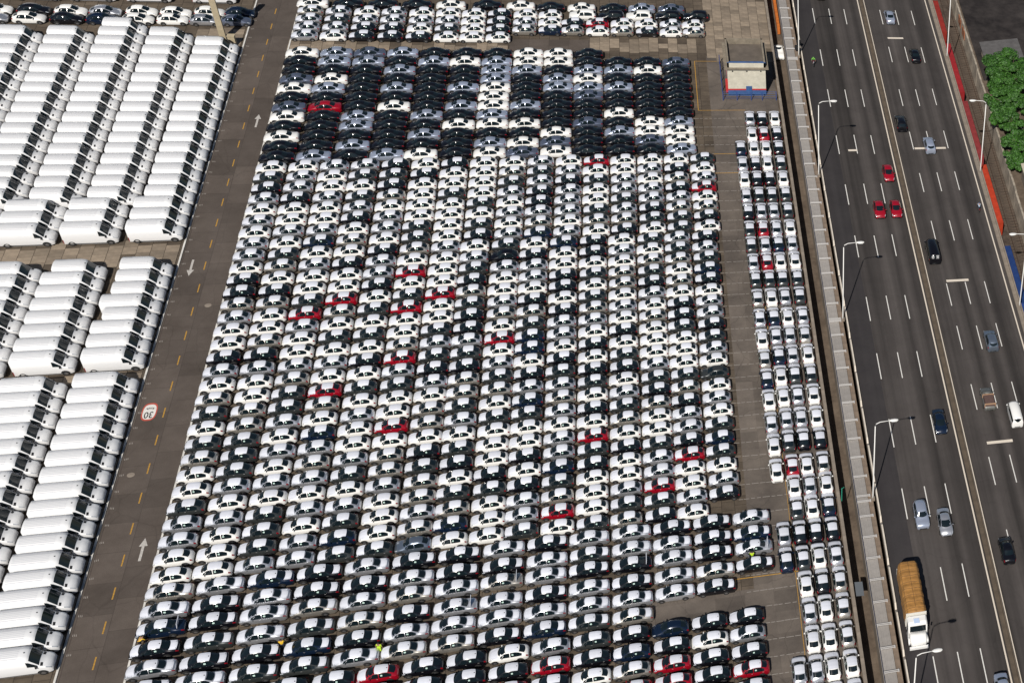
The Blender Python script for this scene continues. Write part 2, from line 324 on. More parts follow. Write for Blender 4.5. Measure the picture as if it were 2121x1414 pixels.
SPEC['pickup'] = dict(L=4.6, W=1.75, drop=.08, wheel=(.17, .78, .33), doors=(.27, .44, 0, 0), film=None, bonnet=None, wind=(.25, .345), rear=(.475, .515), st=[
  (0, .70, .55, .58, .55), (.015, .86, .72, .76, .62), (.06, .95, .88, .94, .70), (.15, .99, .96, 1.03, .74), (.24, 1, 1.02, 1.1, .76), (.35, 1, 1.05, 1.66, .70), (.40, 1, 1.05, 1.72, .70), (.465, 1, 1.05, 1.68, .69), (.525, 1, 1.05, 1.08, .7), (.75, 1, 1.05, 1.07, .7), (.985, .97, 1.05, 1.07, .7), (1, .92, .6, .62, .6)])
import copy
SPEC['vanshort'] = copy.deepcopy(SPEC['van']); SPEC['vanshort'].update(L=5.35, wheel=(.178, .82, .40), doors=(.224, .374, 0, 0), wind=(.198, .32))
SPEC['vanshort']['st'] = [(x if x < .02 else (x * 1.15 if x <= .42 else 1 - (1 - x) * .9), *r) for x, *r in SPEC['van']['st']]

class Car:
    def __init__(s, key):
        s.k = key; s.d = SPEC[key]; s.sec = []
        d = s.d; h = d['W'] / 2; van = d.get('yu')
        for x, ys, zb, zu, yu in d['st']:
            X = (x - .5) * d['L']; w = h * ys
            z0 = .22 if 0.04 < x < .96 else .32
            wb = .985 if van else .93
            top = zu - d['drop']
            s.sec.append((x, [(X, 0, zu + .02), (X, w * yu * .5, zu), (X, w * yu * (1.12 if van else 1.0), max(top, zb + .01)), (X, w * wb, zb), (X, w * (1 if van else .985), zb * .86), (X, w, min(.5, zb * .8)), (X, w * .93, z0)]))
    def P(s, t, q):
        S = s.sec; i = 0
        while i < len(S) - 2 and S[i + 1][0] < t: i += 1
        a, A = S[i]; c, C = S[i + 1]; f = min(1, max(0, (t - a) / (c - a)))
        k = min(5, int(abs(q))); g = abs(q) - k; sg = 1 if q >= 0 else -1
        def at(R): return Vector(R[k]) * (1 - g) + Vector(R[k + 1]) * g
        p = at(A) * (1 - f) + at(C) * f; p.y *= sg; return p
    def patch(s, t0, t1, q0, q1, nt=3, nq=4, off=.012, ts=None, mb=None, mi=0, c0=0.0, c1=0.0, arch=None):
        mb = mb or MB(); ts = ts or [t0 + (t1 - t0) * i / nt for i in range(nt + 1)]
        for x, _ in s.sec:
            if t0 + 1e-4 < x < t1 - 1e-4: ts.append(x)
        ts = sorted(set(ts)); qs = [q0 + (q1 - q0) * j / nq for j in range(nq + 1)]
        lo, hi = min(q0, q1), max(q0, q1)
        for x in range(-6, 7):
            if lo + 1e-4 < x < hi - 1e-4: qs.append(x)
        qs = sorted(set(qs)); e = .004
        def pt(t, q):
            p = s.P(t, q); du = s.P(min(1, t + e), q) - s.P(max(0, t - e), q); dv = s.P(t, q + e) - s.P(t, q - e)
            n = du.cross(dv)
            if n.length < 1e-9: n = Vector((0, 0, 1))
            n.normalize(); c = Vector((0, 0, .7))
            if n.dot(p - c) < 0: n = -n
            return p + n * off
        def warp(t, q):
            f = (t - t0) / (t1 - t0); k = (q / max(abs(q0), abs(q1))) ** 2
            if arch:      # arched top edge of the side glass between arch[0] and arch[1]
                w = abs(2 * (t - arch[0]) / (arch[1] - arch[0]) - 1); top = min(.97, .04 + .8 * max(0, w - .45) ** 1.6)
                sg = 1 if q > 0 else -1; g = abs(q) - 2; g = (g - .04) / .92
                return t, sg * (2 + top + (.97 - top) * min(1, max(0, g)))
            return t + k * (c0 * (1 - f) + c1 * f), q
        vs = [pt(*warp(t, q)) for t in ts for q in qs]; m = len(qs)
        fs = []
        for i in range(len(ts) - 1):
            for j in range(m - 1):
                f = (i * m + j, i * m + j + 1, (i + 1) * m + j + 1, (i + 1) * m + j)
                A, B, C = vs[f[0]], vs[f[1]], vs[f[2]]
                if (B - A).cross(C - A).dot((A + C) / 2 - Vector((0, 0, .7))) < 0: f = f[::-1]
                fs.append(f)
        mb.add(vs, fs, mi); return mb
    def body(s):
        b = MB(); n = 13
        vs = []
        for x, pts in s.sec:
            row = [(p[0], -p[1], p[2]) for p in pts[::-1]] + [tuple(p) for p in pts[1:]]
            vs += row
        fs = []
        for i in range(len(s.sec) - 1):
            for j in range(n - 1): fs.append((i * n + j, (i + 1) * n + j, (i + 1) * n + j + 1, i * n + j + 1))
        fs.append(tuple(range(n))); fs.append(tuple(range(len(s.sec) * n - 1, (len(s.sec) - 1) * n - 1, -1)))
        b.add(vs, fs, 0)
        d = s.d; h = d['W'] / 2
        b.box((0, 0, .22), (d['L'] * .9, d['W'] * .86, .16), 1)
        r = d['wheel'][2]
        for wx in d['wheel'][:2]:      # dark wheel arches
            X = (wx - .5) * d['L']
            for sg in (-1, 1):
                nn = 10; y = sg * (h * .992 + .006)
                pts = [(X, y, r)] + [(X + r * 1.2 * math.cos(a), y * (1 if k else 1), max(.22, r + r * 1.2 * math.sin(a))) for k, a in enumerate([math.pi * (i / nn) for i in range(nn + 1)])]
                fsx = [(0, i + 1, i + 2) if sg < 0 else (0, i + 2, i + 1) for i in range(nn)]
                b.add(pts, fsx, 1)
        for t0, t1 in ((.0, .012), (.99, 1.0)):
            pass
        if s.k in ('van', 'vanshort'):
            for sg in (-1, 1): s.patch(.22, .80, sg * 5.2, sg * 5.75, 2, 1, .015, mb=b, mi=1)
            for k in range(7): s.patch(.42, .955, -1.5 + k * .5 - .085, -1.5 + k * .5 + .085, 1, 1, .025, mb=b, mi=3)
            b.box((-d['L'] / 2 + .06, 0, .52), (.2, d['W'] * .80, .42), 1)
        else:
            b.box((-d['L'] / 2 + .05, 0, .42), (.12, d['W'] * .55, .18), 1)
            b.box((d['L'] / 2 - .03, 0, .45), (.10, d['W'] * .5, .12), 1)
            for sg in (-1, 1): s.patch(.28, .72, sg * 4.86, sg * 5.0, 2, 1, .012, mb=b, mi=2 if s.k != 'suv' else 1)
            dd = d['doors']
            for sg in (-1, 1):
                for te in (dd[1], dd[3]):
                    if te > 0: s.patch(te - .05, te - .012, sg * 3.55, sg * 3.72, 1, 1, .03, mb=b, mi=4)
        return b
WHEELM = {}
def wheel_mesh(r):
    if r in WHEELM: return WHEELM[r]
    b = MB(); n = 16; hw = .10
    prof = [(-hw, r * .62), (-hw, r * .92), (-hw * .6, r), (hw * .6, r), (hw, r * .92), (hw, r * .62)]
    vs = [(R_ * math.cos(a), y, R_ * math.sin(a)) for a in [2 * math.pi * k / n for k in range(n)] for y, R_ in prof]
    m = len(prof); fs = []
    for k in range(n):
        for j in range(m - 1): fs.append((k * m + j, ((k + 1) % n) * m + j, ((k + 1) % n) * m + j + 1, k * m + j + 1))
    b.add(vs, fs, 0)
    for sg in (-1, 1):
        ring = [(r * .62 * math.cos(2 * math.pi * k / n), sg * hw * .75, r * .62 * math.sin(2 * math.pi * k / n)) for k in range(n)]
        b.add([(0, sg * hw * .95, 0)] + ring, [(0, 1 + k, 1 + (k + 1) % n) if sg > 0 else (0, 1 + (k + 1) % n, 1 + k) for k in range(n)], 1)
    WHEELM[r] = b.mesh('wheel', [RUBBER, RIM], True); return WHEELM[r]

KITS = {}
def kit(key, film=True):
    """the shared part meshes of one model: list of (name, mesh, local position)"""
    if (key, film) in KITS: return KITS[(key, film)]
    c = Car(key); d = c.d; h = d['W'] / 2; parts = []
    def ad(name, mb, m, sm=False, loc=(0, 0, 0)): parts.append((name, mb.mesh(name, m, sm), loc))
    van = key in ('van', 'vanshort')
    cv = 0 if van else .035
    ad('windscreen', c.patch(*d['wind'], -1.9, 1.9, 2, 6, .014, c0=cv * 1.3, c1=cv * .7), GLASS, True)
    if d['rear']: ad('rear_window', c.patch(*d['rear'], -1.85, 1.85, 2, 6, .014, c0=-.02, c1=-.03), GLASS, True)
    a, b_, c_, e = d['doors']
    for sg in (-1, 1):
        # window band on the side, with the pillar between the two panes
        for t0, t1 in ((a, b_), (c_, e)):
            if t1 > t0: ad('side_window', c.patch(t0, t1, sg * (2.3 if van else 2.04), sg * 2.96, 6, 3, .014, arch=None if d.get('yu') else (a - .01, e + .01)), GLASS, True)
    r = d['wheel'][2]
    for wx in d['wheel'][:2]:
        for sg in (-1, 1): parts.append(('wheel', wheel_mesh(r), ((wx - .5) * d['L'], sg * (h - .085), r)))
    if film and d['film']:
        ad('roof_film', c.patch(*d['film'], -1.97, 1.97, 3, 6, .010, c0=.02, c1=-.015), FILM, True)
        ad('bonnet_film', c.patch(*d['bonnet'], -2.7, 2.7, 4, 8, .010, c0=.035, c1=.04), FILM, True)
        if d.get('boot'): ad('boot_film', c.patch(*d['boot'], -2.3, 2.3, 2, 6, .010, c0=-.03, c1=-.02), FILM, True)
    for sg in (-1, 1):
        if van:
            ad('headlight', c.patch(.02, .085, sg * 2.55, sg * 3.5, 2, 2, .014), HEAD if sg else HEAD, True)
        else:
            ad('headlight', c.patch(.03, .10, sg * 2.8, sg * 3.6, 2, 2, .014), HEAD, True)
        if van: ad('tail_light', c.patch(.985, .999, sg * 4.2, sg * 5.3, 1, 2, .016), TAIL)
        elif key in ('sedan',): ad('tail_light', c.patch(.93, .985, sg * 3.0, sg * 3.9, 2, 2, .014), TAIL, True)
        else: ad('tail_light', c.patch(.935, .985, sg * 2.95, sg * 4.1, 2, 2, .014), TAIL, True)
        mb = MB(); mx = (a + .035 - .5) * d['L'] if not van else (a + .01 - .5) * d['L']; zb = c.P(a + .03, 3).z
        mb.box((mx, sg * (h * (1.06 if not van else 1.10)), zb + .10), (.13, .20 if not van else .22, .14 if not van else .36), 0, 0, .75)
        ad('mirror', mb, PLASTIC if van else MATS['paint_S'] if False else PLASTIC)
        if van:
            ad('bonnet_vent', c.patch(.125, .158, sg * 1.2, sg * 2.0, 1, 1, .016), PLASTIC)
    if van:
        mb = MB(); p = c.P(.345, 0); mb.box((p.x, 0, p.z + .03), (.10, .10, .06)); ad('roof_aerial', mb, PLASTIC)
    elif film:
        q0 = c_ + (e - c_) * .12
        ad('paper_sheet', c.patch(q0, q0 + .045, -2.35, -2.65, 1, 1, .02), PAPER)
        if key in ('sedan', 'family'):
            mb = MB(); p = c.P(d['film'][1] - .03, 0); mb.box((p.x, 0, p.z + .02), (.09, .09, .05)); ad('roof_aerial', mb, PLASTIC)
    KITS[(key, film)] = parts; return parts
BODYB = {}; BODY = {}
def body_mesh(key, colour):
    if key not in BODYB: BODYB[key] = Car(key).body()
    if (key, colour) not in BODY:
        BODY[(key, colour)] = BODYB[key].mesh(key + '_body', [paint(colour), PLASTIC, paint(colour), MATS['van_rib_shaded'], MATS['chrome']], True)
    return BODY[(key, colour)]
TINT = {}
def tinted(me, k):
    if (me.name, k) not in TINT:
        c = me.copy(); c.materials[0] = paint(k); TINT[(me.name, k)] = c
    return TINT[(me.name, k)]
def car(name, key, colour, u, v, rz, label, cat='car', group=None, film=True, drop=(), z=0.0, sx=1.0):
    o = link(name, body_mesh(key, colour), None, (u, v, z), rz); o.scale.x = sx
    tag(o, label, cat, group)
    for n, me, loc in kit(key, film):
        if n in drop: continue
        if n == 'mirror' and key != 'van' and key != 'vanshort': me = tinted(me, colour)
        p = bpy.data.objects.new(n, me); COL.objects.link(p); p.parent = o; p.location = loc
    return o
STUFF = []     # (key, colour, u, v, rz, film) of the cars past the 300 of a kind
def roof_off(key):
    d = SPEC[key]; f = d['film']; return ((f[0] + f[1]) / 2 - .5) * d['L']
#=DATA=
# ------------------------------------------------------------------ where every parked car stands
HC = """WDKSWSWSSWKKBSWWKSWBDWDBWWDSSWW WSSKWWSWDBWKBWWBKSWWBBDDDSWSWWW SWWSWWSNWSWWDRSWWSBDDSWSWSWDDDS SDWDSKWBWKWWRBWDWSWRBWNSBSWSWSS
KDKBWSSWKSSKWDWDWKWDWSWWSDWSDND WKWWWWDDBWRWDRWWBRSDWWRWBBSWWWD KWWDWWWWSWWWRWWDSDKSWBBWKDBBSBG WWWWDWDKWSDKBDKKSDKBBDSWDKWDBNW
WBDSWSWSDKSWWSBWRWSDBWDWWWKDWWW SDSKKSBNWKSSWKBDNNWKSNDWWKWKSSD WSKSSSWSNWWKKWKSSWKDSBSWSSNDBRW RWDWWDBWKKWDWDBSWKWKDWKWRDKWWWD
WWSSDSBKWSWBBWSWKWDKWSDBWKWWSDB WSWSSKDWDWBDKSWBWWWSDKBWWDSSRDK WKBKSBDDSDBWBWKKDWWWDBKSSKRWWSW DWSRWBKWKSDNKWSSKDSWDWSWDNDWSK""".split()
NOFILM = {(7, 31), (9, 10), (16, 21)}
hatches = []   # (colour, u, v, rz, label, group, film)
off = roof_off('hatch')
for ci, s in enumerate(HC):
    c = ci + 1
    for ri, k in enumerate(s):
        r = ri + 1
        sh = 0 if r < 9 else -(0 if c < 8 else .2 if c < 10 else .4 if c < 15 else .55)
        u = -33.2 + 4.05 * ci + sh - off + JIT(.07)
        v = 42.08 + .006 * ci - (2.65 - .025 * min(1, ci / 9)) * ri + JIT(.05)
        hatches.append((k, u, v, JIT(.008), f"{COLNAME[k]} compact hatchback, {nth(r)} from the dark sedans, {nth(c)} column from the yard road", 'compact hatchbacks in the main block', (c, r) not in NOFILM))
TC = "BSSS SDSW WSKK SSKK WSWK WSDW WWWW KKKW WSB- WWN- -KB- -RW- -WB- -WK- -SW- -WB-".split()
TU = [-33.15, -29.0, -24.85, -20.75, -16.5, -12.36, -8.4, -4.38, -.3, 3.8, 7.5, 11.6, 15.7, 19.8, 23.9, 27.85]
for ci, s in enumerate(TC):
    for ri, k in enumerate(s):
        if k == '-': continue
        hatches.append((k, TU[ci] - off + JIT(.06), 87.4 - 2.63 * ri + JIT(.05), JIT(.008), f"{COLNAME[k]} compact hatchback, {nth(4 - ri)} row above the concrete strip, {nth(ci + 1)} column from yard road", 'compact hatchbacks behind the concrete strip', True))
RC = [(53.6, '-SKW'), (48.85, '-WRK'), (44.7, 'NWWK'), (40.2, 'SKWD'), (35.9, 'WKKW'), (31.35, 'SDDD'), (26.95, 'KSSD'), (22.3, 'DRSW'), (18.3, 'DSNS'), (14.0, 'SRWW'), (9.7, 'DDDD'), (5.3, 'BWSD'), (.6, 'SNWS'), (-3.6, 'WSSB'),
      (-8.0, 'BNSW'), (-12.3, 'NWDD'), (-16.7, 'WWSW'), (-21.3, 'SSSW'), (-25.7, 'WDKK'), (-30.5, 'WRWB'), (-34.3, '-WSW'), (-38.4, '-DWN'), (-42.7, 'SKKK'), (-47.1, 'NDWS'), (-51.4, '-WKB'), (-55.75, '-SWB'), (-60.25, '-WWB'), (-64.8, 'SSWW'), (-69.2, '-SBS')]
RU = (33.45, 35.5, 37.47, 39.63)
for ri, (v, s) in enumerate(RC):
    for ci, k in enumerate(s):
        if k == '-': continue
        dv = -.5 if ci == 0 and -35 < v < -2 else 0
        hatches.append((k, RU[ci] + JIT(.05), v + dv - off * -1 + JIT(.08), -math.pi / 2 + JIT(.012), f"{COLNAME[k]} hatchback parked nose-away, {nth(ri + 1)} car down, {nth(4 - ci)} file from perimeter wall", 'hatchbacks in the four files beside the wall', True))
eye = cam.matrix_world.translation
hatches.sort(key=lambda h: (Vector((h[1], h[2], 0)) - eye).length)
for i, (k, u, v, rz, lab, grp, film) in enumerate(hatches):
    sx = 1.09 if rz < -1 else 1.0
    if i < 300: car('compact_hatchback', 'hatch', k, u, v, rz, lab, 'car', grp, film, sx=sx)
    else: STUFF.append(('hatch', k, u, v, rz, film, sx))
# cars past the limit: one object of real geometry
def add_stuff(name, items, label):
    mats = []; midx = {}
    V = []; F = []; MI = []; o = 0; cache = {}
    def data(me):
        if me.name not in cache:
            co = np.empty(len(me.vertices) * 3); me.vertices.foreach_get('co', co)
            cache[me.name] = (co.reshape(-1, 3), [tuple(p.vertices) for p in me.polygons], [p.material_index for p in me.polygons], list(me.materials))
        return cache[me.name]
    for key, k, u, v, rz, film, sx in items:
        ca, sa = math.cos(rz), math.sin(rz)
        for n, me, loc in [('body', body_mesh(key, k), (0, 0, 0))] + kit(key, film):
            if n in ('headlight', 'mirror') : continue
            co, fs, mi, ms = data(me)
            c = (co + np.array(loc)) * np.array((sx, 1, 1))
            V.append(np.stack([u + c[:, 0] * ca - c[:, 1] * sa, v + c[:, 0] * sa + c[:, 1] * ca, c[:, 2]], 1))
            F += [tuple(i + o for i in f) for f in fs]; o += len(c)
            for q in mi:
                m = ms[q]
                if m.name not in midx: midx[m.name] = len(mats); mats.append(m)
                MI.append(midx[m.name])
    me = bpy.data.meshes.new(name); me.from_pydata(np.concatenate(V).tolist(), [], F)
    for m in mats: me.materials.append(m)
    me.polygons.foreach_set('material_index', MI); me.polygons.foreach_set('use_smooth', [True] * len(F)); me.update()
    tag(link(name, me), label, 'cars', kind='stuff')
add_stuff('distant_hatchbacks', STUFF, 'white, silver and dark compact hatchbacks packed in rows farther back in the yard')

# dark saloons without film, behind the hatchbacks
DC = "WKKmWKmWKWKK MMKWMKRKKKKM mMKKKKKMMKMK MKMKMKWKKKKM KMKKKKKMKMKW KWKKMKMKWKKK KMMMWWWMWKMW WWMKKKMKWKWm WWKMMKKKKWmW KKMWMmKKmKKK -KMKMKKWKMKK -KWKKKKKWWmK -mKKKKKKMWWM".split()
soff = roof_off('sedan')
for ci, s in enumerate(DC):
    for ri, k in enumerate(s):
        if k == '-': continue
        car('sedan', 'sedan', k, -33.05 + 4.765 * ci - soff + JIT(.08), 74.2 - 2.68 * ri + .03 * ci + JIT(.06), JIT(.008),
            f"{COLNAME[k]} sedan without film, {nth(ri + 1)} row from the concrete strip, {nth(ci + 1)} column from road", 'car', 'bare sedans in the dark block', False, drop=('headlight',))
# silver, black and champagne saloons with film, nearest rows
SCC = "BSNKSK SKKDKS NSSSKD KKBDND SKSBKS KSBKSB KKSSSB SKBSSK KSSKSN SDKSSD SSKKSB KSSSS KKKBK SNSK".split()
SV = [0, 2.72, 5.2, 8.1, 10.8, 13.45]
OPEN = {(1, 3), (7, 4), (8, 3), (11, 3), (14, 3)}
def boot_lid(o):
    b = MB(); x = (.86 - .5) * 4.72
    b.add([(x, -.66, 1.24), (x, .66, 1.24), (x + .10, .62, 2.0), (x + .10, -.62, 2.0), (x - .05, -.66, 1.25), (x - .05, .66, 1.25), (x + .05, .62, 2.02), (x + .05, -.62, 2.02)],
          [(0, 1, 2, 3), (7, 6, 5, 4), (0, 3, 7, 4), (1, 5, 6, 2), (3, 2, 6, 7), (0, 4, 5, 1)])
    p = one('boot_lid', b, FILM, o); p['label'] = 'boot lid standing wide open'
for ci, s in enumerate(SCC):
    for ri, k in enumerate(s):
        op = (ci + 1, ri + 1) in OPEN
        o = car('sedan', 'sedan', k, -33.1 + 4.832 * ci - soff + JIT(.06), -39.85 + .082 * ci - SV[ri] + JIT(.05), JIT(.008),
                f"{COLNAME[k]} filmed sedan{' with open boot' if op else ''}, {nth(ri + 1)} row below hatchbacks, {nth(ci + 1)} column from yard road", 'car', 'filmed sedans in the near rows', True, drop=('boot_film',) if op else ())
        if op: boot_lid(o)
        if (ci, ri) == (13, 2):
            b = MB(); b.box((-.95, -1.18, .78), (.95, .06, .62), 0, -.75); p = one('door', b, paint('S'), o); p['label'] = 'front door swung open'
for k, u, v in (('K', -33.1, -55.9), ('S', -28.2, -55.9), ('D', -23.3, -55.9)):
    car('sedan', 'sedan', k, u - soff, v - .1, 0, f"{COLNAME[k]} filmed sedan in the nearest row of all, beside the yard road", 'car', 'filmed sedans in the near rows')
CCC = ['K', 'KK', 'RK', 'KKD', 'KKR', 'WKRS', 'SRKS', 'DKWK', 'KNBRK', 'NKRRS', 'KWKKD', 'KSKRK']
foff = roof_off('family')
for ci, s in enumerate(CCC):
    for ri, k in enumerate(s):
        bare = (ci, ri) == (9, 0)
        car('family_hatchback', 'family', k, -19.75 + 4.385 * ci - foff + JIT(.06), -55.72 + .072 * (ci - 1) - 2.66 * ri + JIT(.05), JIT(.008),
            f"{COLNAME[k]} family hatchback{' without film' if bare else ''}, {nth(ri + 1)} row below sedans, {nth(12 - ci)} column from the aisle", 'car', 'family hatchbacks in the nearest corner', not bare)
# saloons and estates behind the small hatchbacks at the top
for k, key, u, v in (('W', 'sedan', -33.2, 90), ('K', 'sedan', -28, 90), ('K', 'sedan', -22.8, 90.1), ('K', 'sedan', -17.6, 90.1), ('W', 'sedan', -12.3, 90.2), ('K', 'sedan', -6.6, 90.4), ('W', 'sedan', -1.2, 90.4), ('K', 'sedan', 3.7, 90.1), ('W', 'sedan', 8.8, 90.1), ('K', 'sedan', 14.1, 90.1),
                     ('M', 'sedan', 19, 90.3), ('m', 'sedan', 24.1, 90.3), ('W', 'suv', 9.0, 87.4), ('K', 'suv', 13.8, 87.2), ('W', 'suv', 18.5, 87.4), ('K', 'suv', 23.5, 87.5), ('K', 'suv', 28.3, 87.7),
                     ('W', 'suv', 14, 97.4), ('S', 'suv', 19, 97.4), ('W', 'suv', 23.5, 97.4), ('K', 'sedan', -33, 94.5), ('K', 'sedan', -20, 95), ('K', 'sedan', -9, 95)):
    nm = 'sedan' if key == 'sedan' else 'sport_utility_car'
    n = int((u + 33.3) / 5) + 1
    car(nm, key, k, u - .35, v, JIT(.01), f"{COLNAME[k]} {'sedan' if key == 'sedan' else 'sport utility car'}, row {'nearest hatchbacks' if v < 89 else 'second behind' if v < 92 else 'farthest back'} at top, {nth(n)} place from road", 'car', 'cars behind the small hatchbacks', False)
# blue-black and white hatchbacks without film behind the vans, nose towards the road
for k, u, v in (('S', -76, 83.8), ('W', -71.3, 83.85), ('K', -66.5, 83.8), ('N', -61.9, 83.8), ('W', -57.2, 83.9), ('W', -52.6, 84), ('S', -48.2, 83.9), ('m', -43.9, 83.9),
                ('W', -76, 86.3), ('K', -71.2, 86.3), ('W', -66.4, 86.1), ('S', -61.9, 86.1), ('W', -57.1, 86.3), ('W', -52.5, 86.1), ('W', -47.9, 86.4), ('N', -43.7, 86.4)):
    car('family_hatchback', 'family', k, u + .2, v, math.pi + JIT(.01), f"{COLNAME[k]} hatchback facing the road, {'front' if v < 85 else 'back'} row behind the vans, {nth(int((-43 - u) / 4.6) + 1)} from pole", 'car', 'hatchbacks between the van blocks', False)

# ------------------------------------------------------------------ delivery vans
def van(u_front, v, lab, short=False, grp='white panel vans'):
    key = 'vanshort' if short else 'van'; d = SPEC[key]
    u = u_front + .02 - (.5 - d['wheel'][0]) * d['L'] + JIT(.05)
    car('panel_van', key, 'V', u, v + JIT(.04), math.pi + JIT(.006), lab, 'van', grp, False)
VU = (-43.05, -50.32, -57.4, -64.5, -71.6, -78.7)
for ci, (n, extra) in enumerate(((19, 0), (19, 1), (19, 2), (19, 1), (19, 1), (19, 0))):
    for k in range(n + extra):
        v = 26.62 + 2.672 * k; left = -53 - (v - 0) * .25
        if VU[ci] - 1.2 < left - 8 and VU[ci] < -58: continue
        van(VU[ci] if k < 3 else -43.05 - 6.5 * ci, v, f"white panel van in the far block, {nth(k + 1)} row from block front, {nth(ci + 1)} column from road", short=k >= 3, grp='vans in the far block')
for ci in range(4):
    for k in range(8):
        van(VU[ci], 0.05 + 2.6 * k, f"white panel van in the middle block, {nth(k + 1)} row from block front, {nth(ci + 1)} column from road", short=(ci == 0 and k in (3, 5, 6, 7)) or (ci == 1 and k == 7), grp='vans in the middle block')
for ci in range(3):
    for k in range(17):
        v = -47.8 + 2.69 * k
        if ci == 1 and v < -40: continue
        if ci == 2 and v < -18: continue
        van(VU[ci], v, f"white panel van in the near block, {nth(k + 1)} row from block front, {nth(ci + 1)} column from road", grp='vans in the near block')
for i, u in enumerate((-45.5, -54.6, -62.0, -69.2, -76.4)):
    van(u, 91.2, f"white panel van at the top edge behind hatchbacks, {nth(i + 1)} from the road", grp='vans at the far edge')
# ------------------------------------------------------------------ perimeter wall, ditch, walkway, parapets
WALLC = mat('weathered_concrete', (0.20, 0.165, 0.13), .9, var=.3, scale=.5, bump=.2, bscale=8)
wall = empty('perimeter_wall', (41.0, 0, 0)); tag(wall, 'long weathered concrete wall along the right edge of the yard', 'wall')
for k in range(56):
    b = MB(); b.box((0, 0, -1.1), (.34, 3.94, 3.9)); b.box((0, 0, .88), (.44, 3.97, .12))
    one('wall_panel', b, WALLC, wall, loc=(0, -90 + 4.0 * k, JIT(.03)))
sheet('ditch_floor', 41.15, 43.3, -140, 200, -3.0, M_DIRT)
b = MB(); b.box((43.35, 30, -1.6), (.12, 340, 3.0)); tag(one('ditch_wall', b, WALLC), kind='structure')
PANEL = obj_random('walkway_sheet', (0.265, 0.245, 0.225), .10, rough=.6, var=.12, scale=1.2)
BEAM = mat('galvanised_steel', (0.52, 0.50, 0.48), .5, .2)
RUST = mat('brown_ledge', (0.17, 0.125, 0.09), .9, var=.3, scale=1.0)
walk = empty('covered_walkway', (44.3, 0, 0)); tag(walk, 'long grey sheet-metal channel cover with steel cross beams beside the highway', 'walkway')
pb = MB(); pb.box((0, 0, .02), (1.62, 3.60, .05))
for i in range(5): pb.box((-.62 + i * .31, 0, .05), (.05, 3.55, .03))
PM = pb.mesh('cover_panel', PANEL)
bb = MB(); bb.box((0, .11, .30), (1.85, .07, .13)); bb.box((0, -.11, .30), (1.85, .07, .13)); bb.box((.86, 0, .18), (.12, .34, .42)); bb.box((-.86, 0, .2), (.08, .3, .3))
BM = bb.mesh('cross_beam', BEAM)
lb = MB(); lb.box((0, 0, .06), (.62, 3.64, .14)); LM = lb.mesh('ledge', RUST)
vs_b = [3.77 - 3.69 * k for k in range(-26, 24)]
for v in vs_b:
    link('cover_panel', PM, walk, (-.2, v + 1.85, 0)); link('cross_beam', BM, walk, (.05, v, 0)); link('ledge', LM, walk, (.95, v + 1.85, 0))
for k in range(-3, 4): link('cross_beam', BM, walk, (.05, -.75 - 37.4 * k + .35, 0))
b = MB(); b.tube([(43.35, -140, .25), (43.35, 200, .25)], .035, 6); cab = one('cable', b, mat('blue_cable', (.02, .025, .06), .6)); tag(cab, 'thin dark cable running along the yard edge of the grey walkway', 'cable')
par = empty('parapet', (46.15, 0, 0)); tag(par, 'white-painted low concrete parapet on the yard side of the highway', 'parapet')
PARM = mat('parapet_paint', (0.55, 0.49, 0.41), .8, var=.15, scale=.8)
for k in range(40):
    b = MB(); b.box((0, 0, .2), (.24, 7.46, .55), 0, 0, .8); one('parapet_block', b, PARM, par, loc=(0, -98 + 7.5 * k, JIT(.015)))
# central reservation: two low rails of worn concrete with a dirty strip between
med = empty('median', (59.32, 0, 0)); tag(med, 'brown concrete median strip between the two carriageways', 'median')
MEDM = mat('median_concrete', (0.085, 0.064, 0.044), .9, var=.35, scale=.6)
for k in range(30):
    b = MB(); b.box((0, 0, .10), (.62, 9.95, .22)); b.box((.34, 0, .24), (.16, 9.95, .5)); one('median_block', b, MEDM, med, loc=(0, -100 + 10 * k, 0))
rp = empty('parapet', (73.25, 0, 0)); tag(rp, 'brown concrete parapet between highway and railway cutting', 'parapet')
for k in range(40):
    b = MB(); b.box((0, 0, .18), (.62, 7.46, .36)); b.box((.42, 0, .3), (.2, 7.46, .6)); one('parapet_block', b, WALLC, rp, loc=(0, -98 + 7.5 * k, 0))

# ------------------------------------------------------------------ lamp posts
LAMPM = mat('lamp_post_paint', (0.66, 0.65, 0.62), .5)
LGL = mat('lamp_glass', (0.5, 0.52, 0.52), .2)
def lamp(u, v, s, lab):
    o = empty('street_lamp', (u, v, 0)); tag(o, lab, 'street lamp', 'white street lamps along the highway')
    H = 15.7
    b = MB(); b.tube([(0, 0, 0), (0, 0, 1.2), (0, 0, H - .6)], [.12, .095, .065], 10); one('post', b, LAMPM, o, True)
    b = MB(); b.tube([(0, 0, H - .62), (s * .12, 0, H - .2), (s * .6, 0, H + .1), (s * 1.9, 0, H + .22)], [.065, .06, .055, .05], 8); one('arm', b, LAMPM, o, True)
    b = MB(); b.add([], []); n = 10
    rows = []
    for i, (x, w, h) in enumerate(((1.8, .10, .06), (2.05, .24, .12), (2.5, .28, .14), (2.85, .2, .1), (2.95, .06, .04))):
        rows.append([(s * x, w * math.cos(a), H + .22 + h * math.sin(a)) for a in [2 * math.pi * k / n for k in range(n)]])
    vs = [p for r in rows for p in r]; fs = [(i * n + k, i * n + (k + 1) % n, (i + 1) * n + (k + 1) % n, (i + 1) * n + k) for i in range(4) for k in range(n)]
    b.add(vs, fs); hd = one('lamp_head', b, LAMPM, o, True)
    b = MB(); b.box((s * 2.45, 0, H + .07), (.6, .34, .05)); one('lens', b, LGL, hd)
    b = MB(); b.box((0, 0, .25), (.5, .5, .5)); one('base', b, WALLC, o)
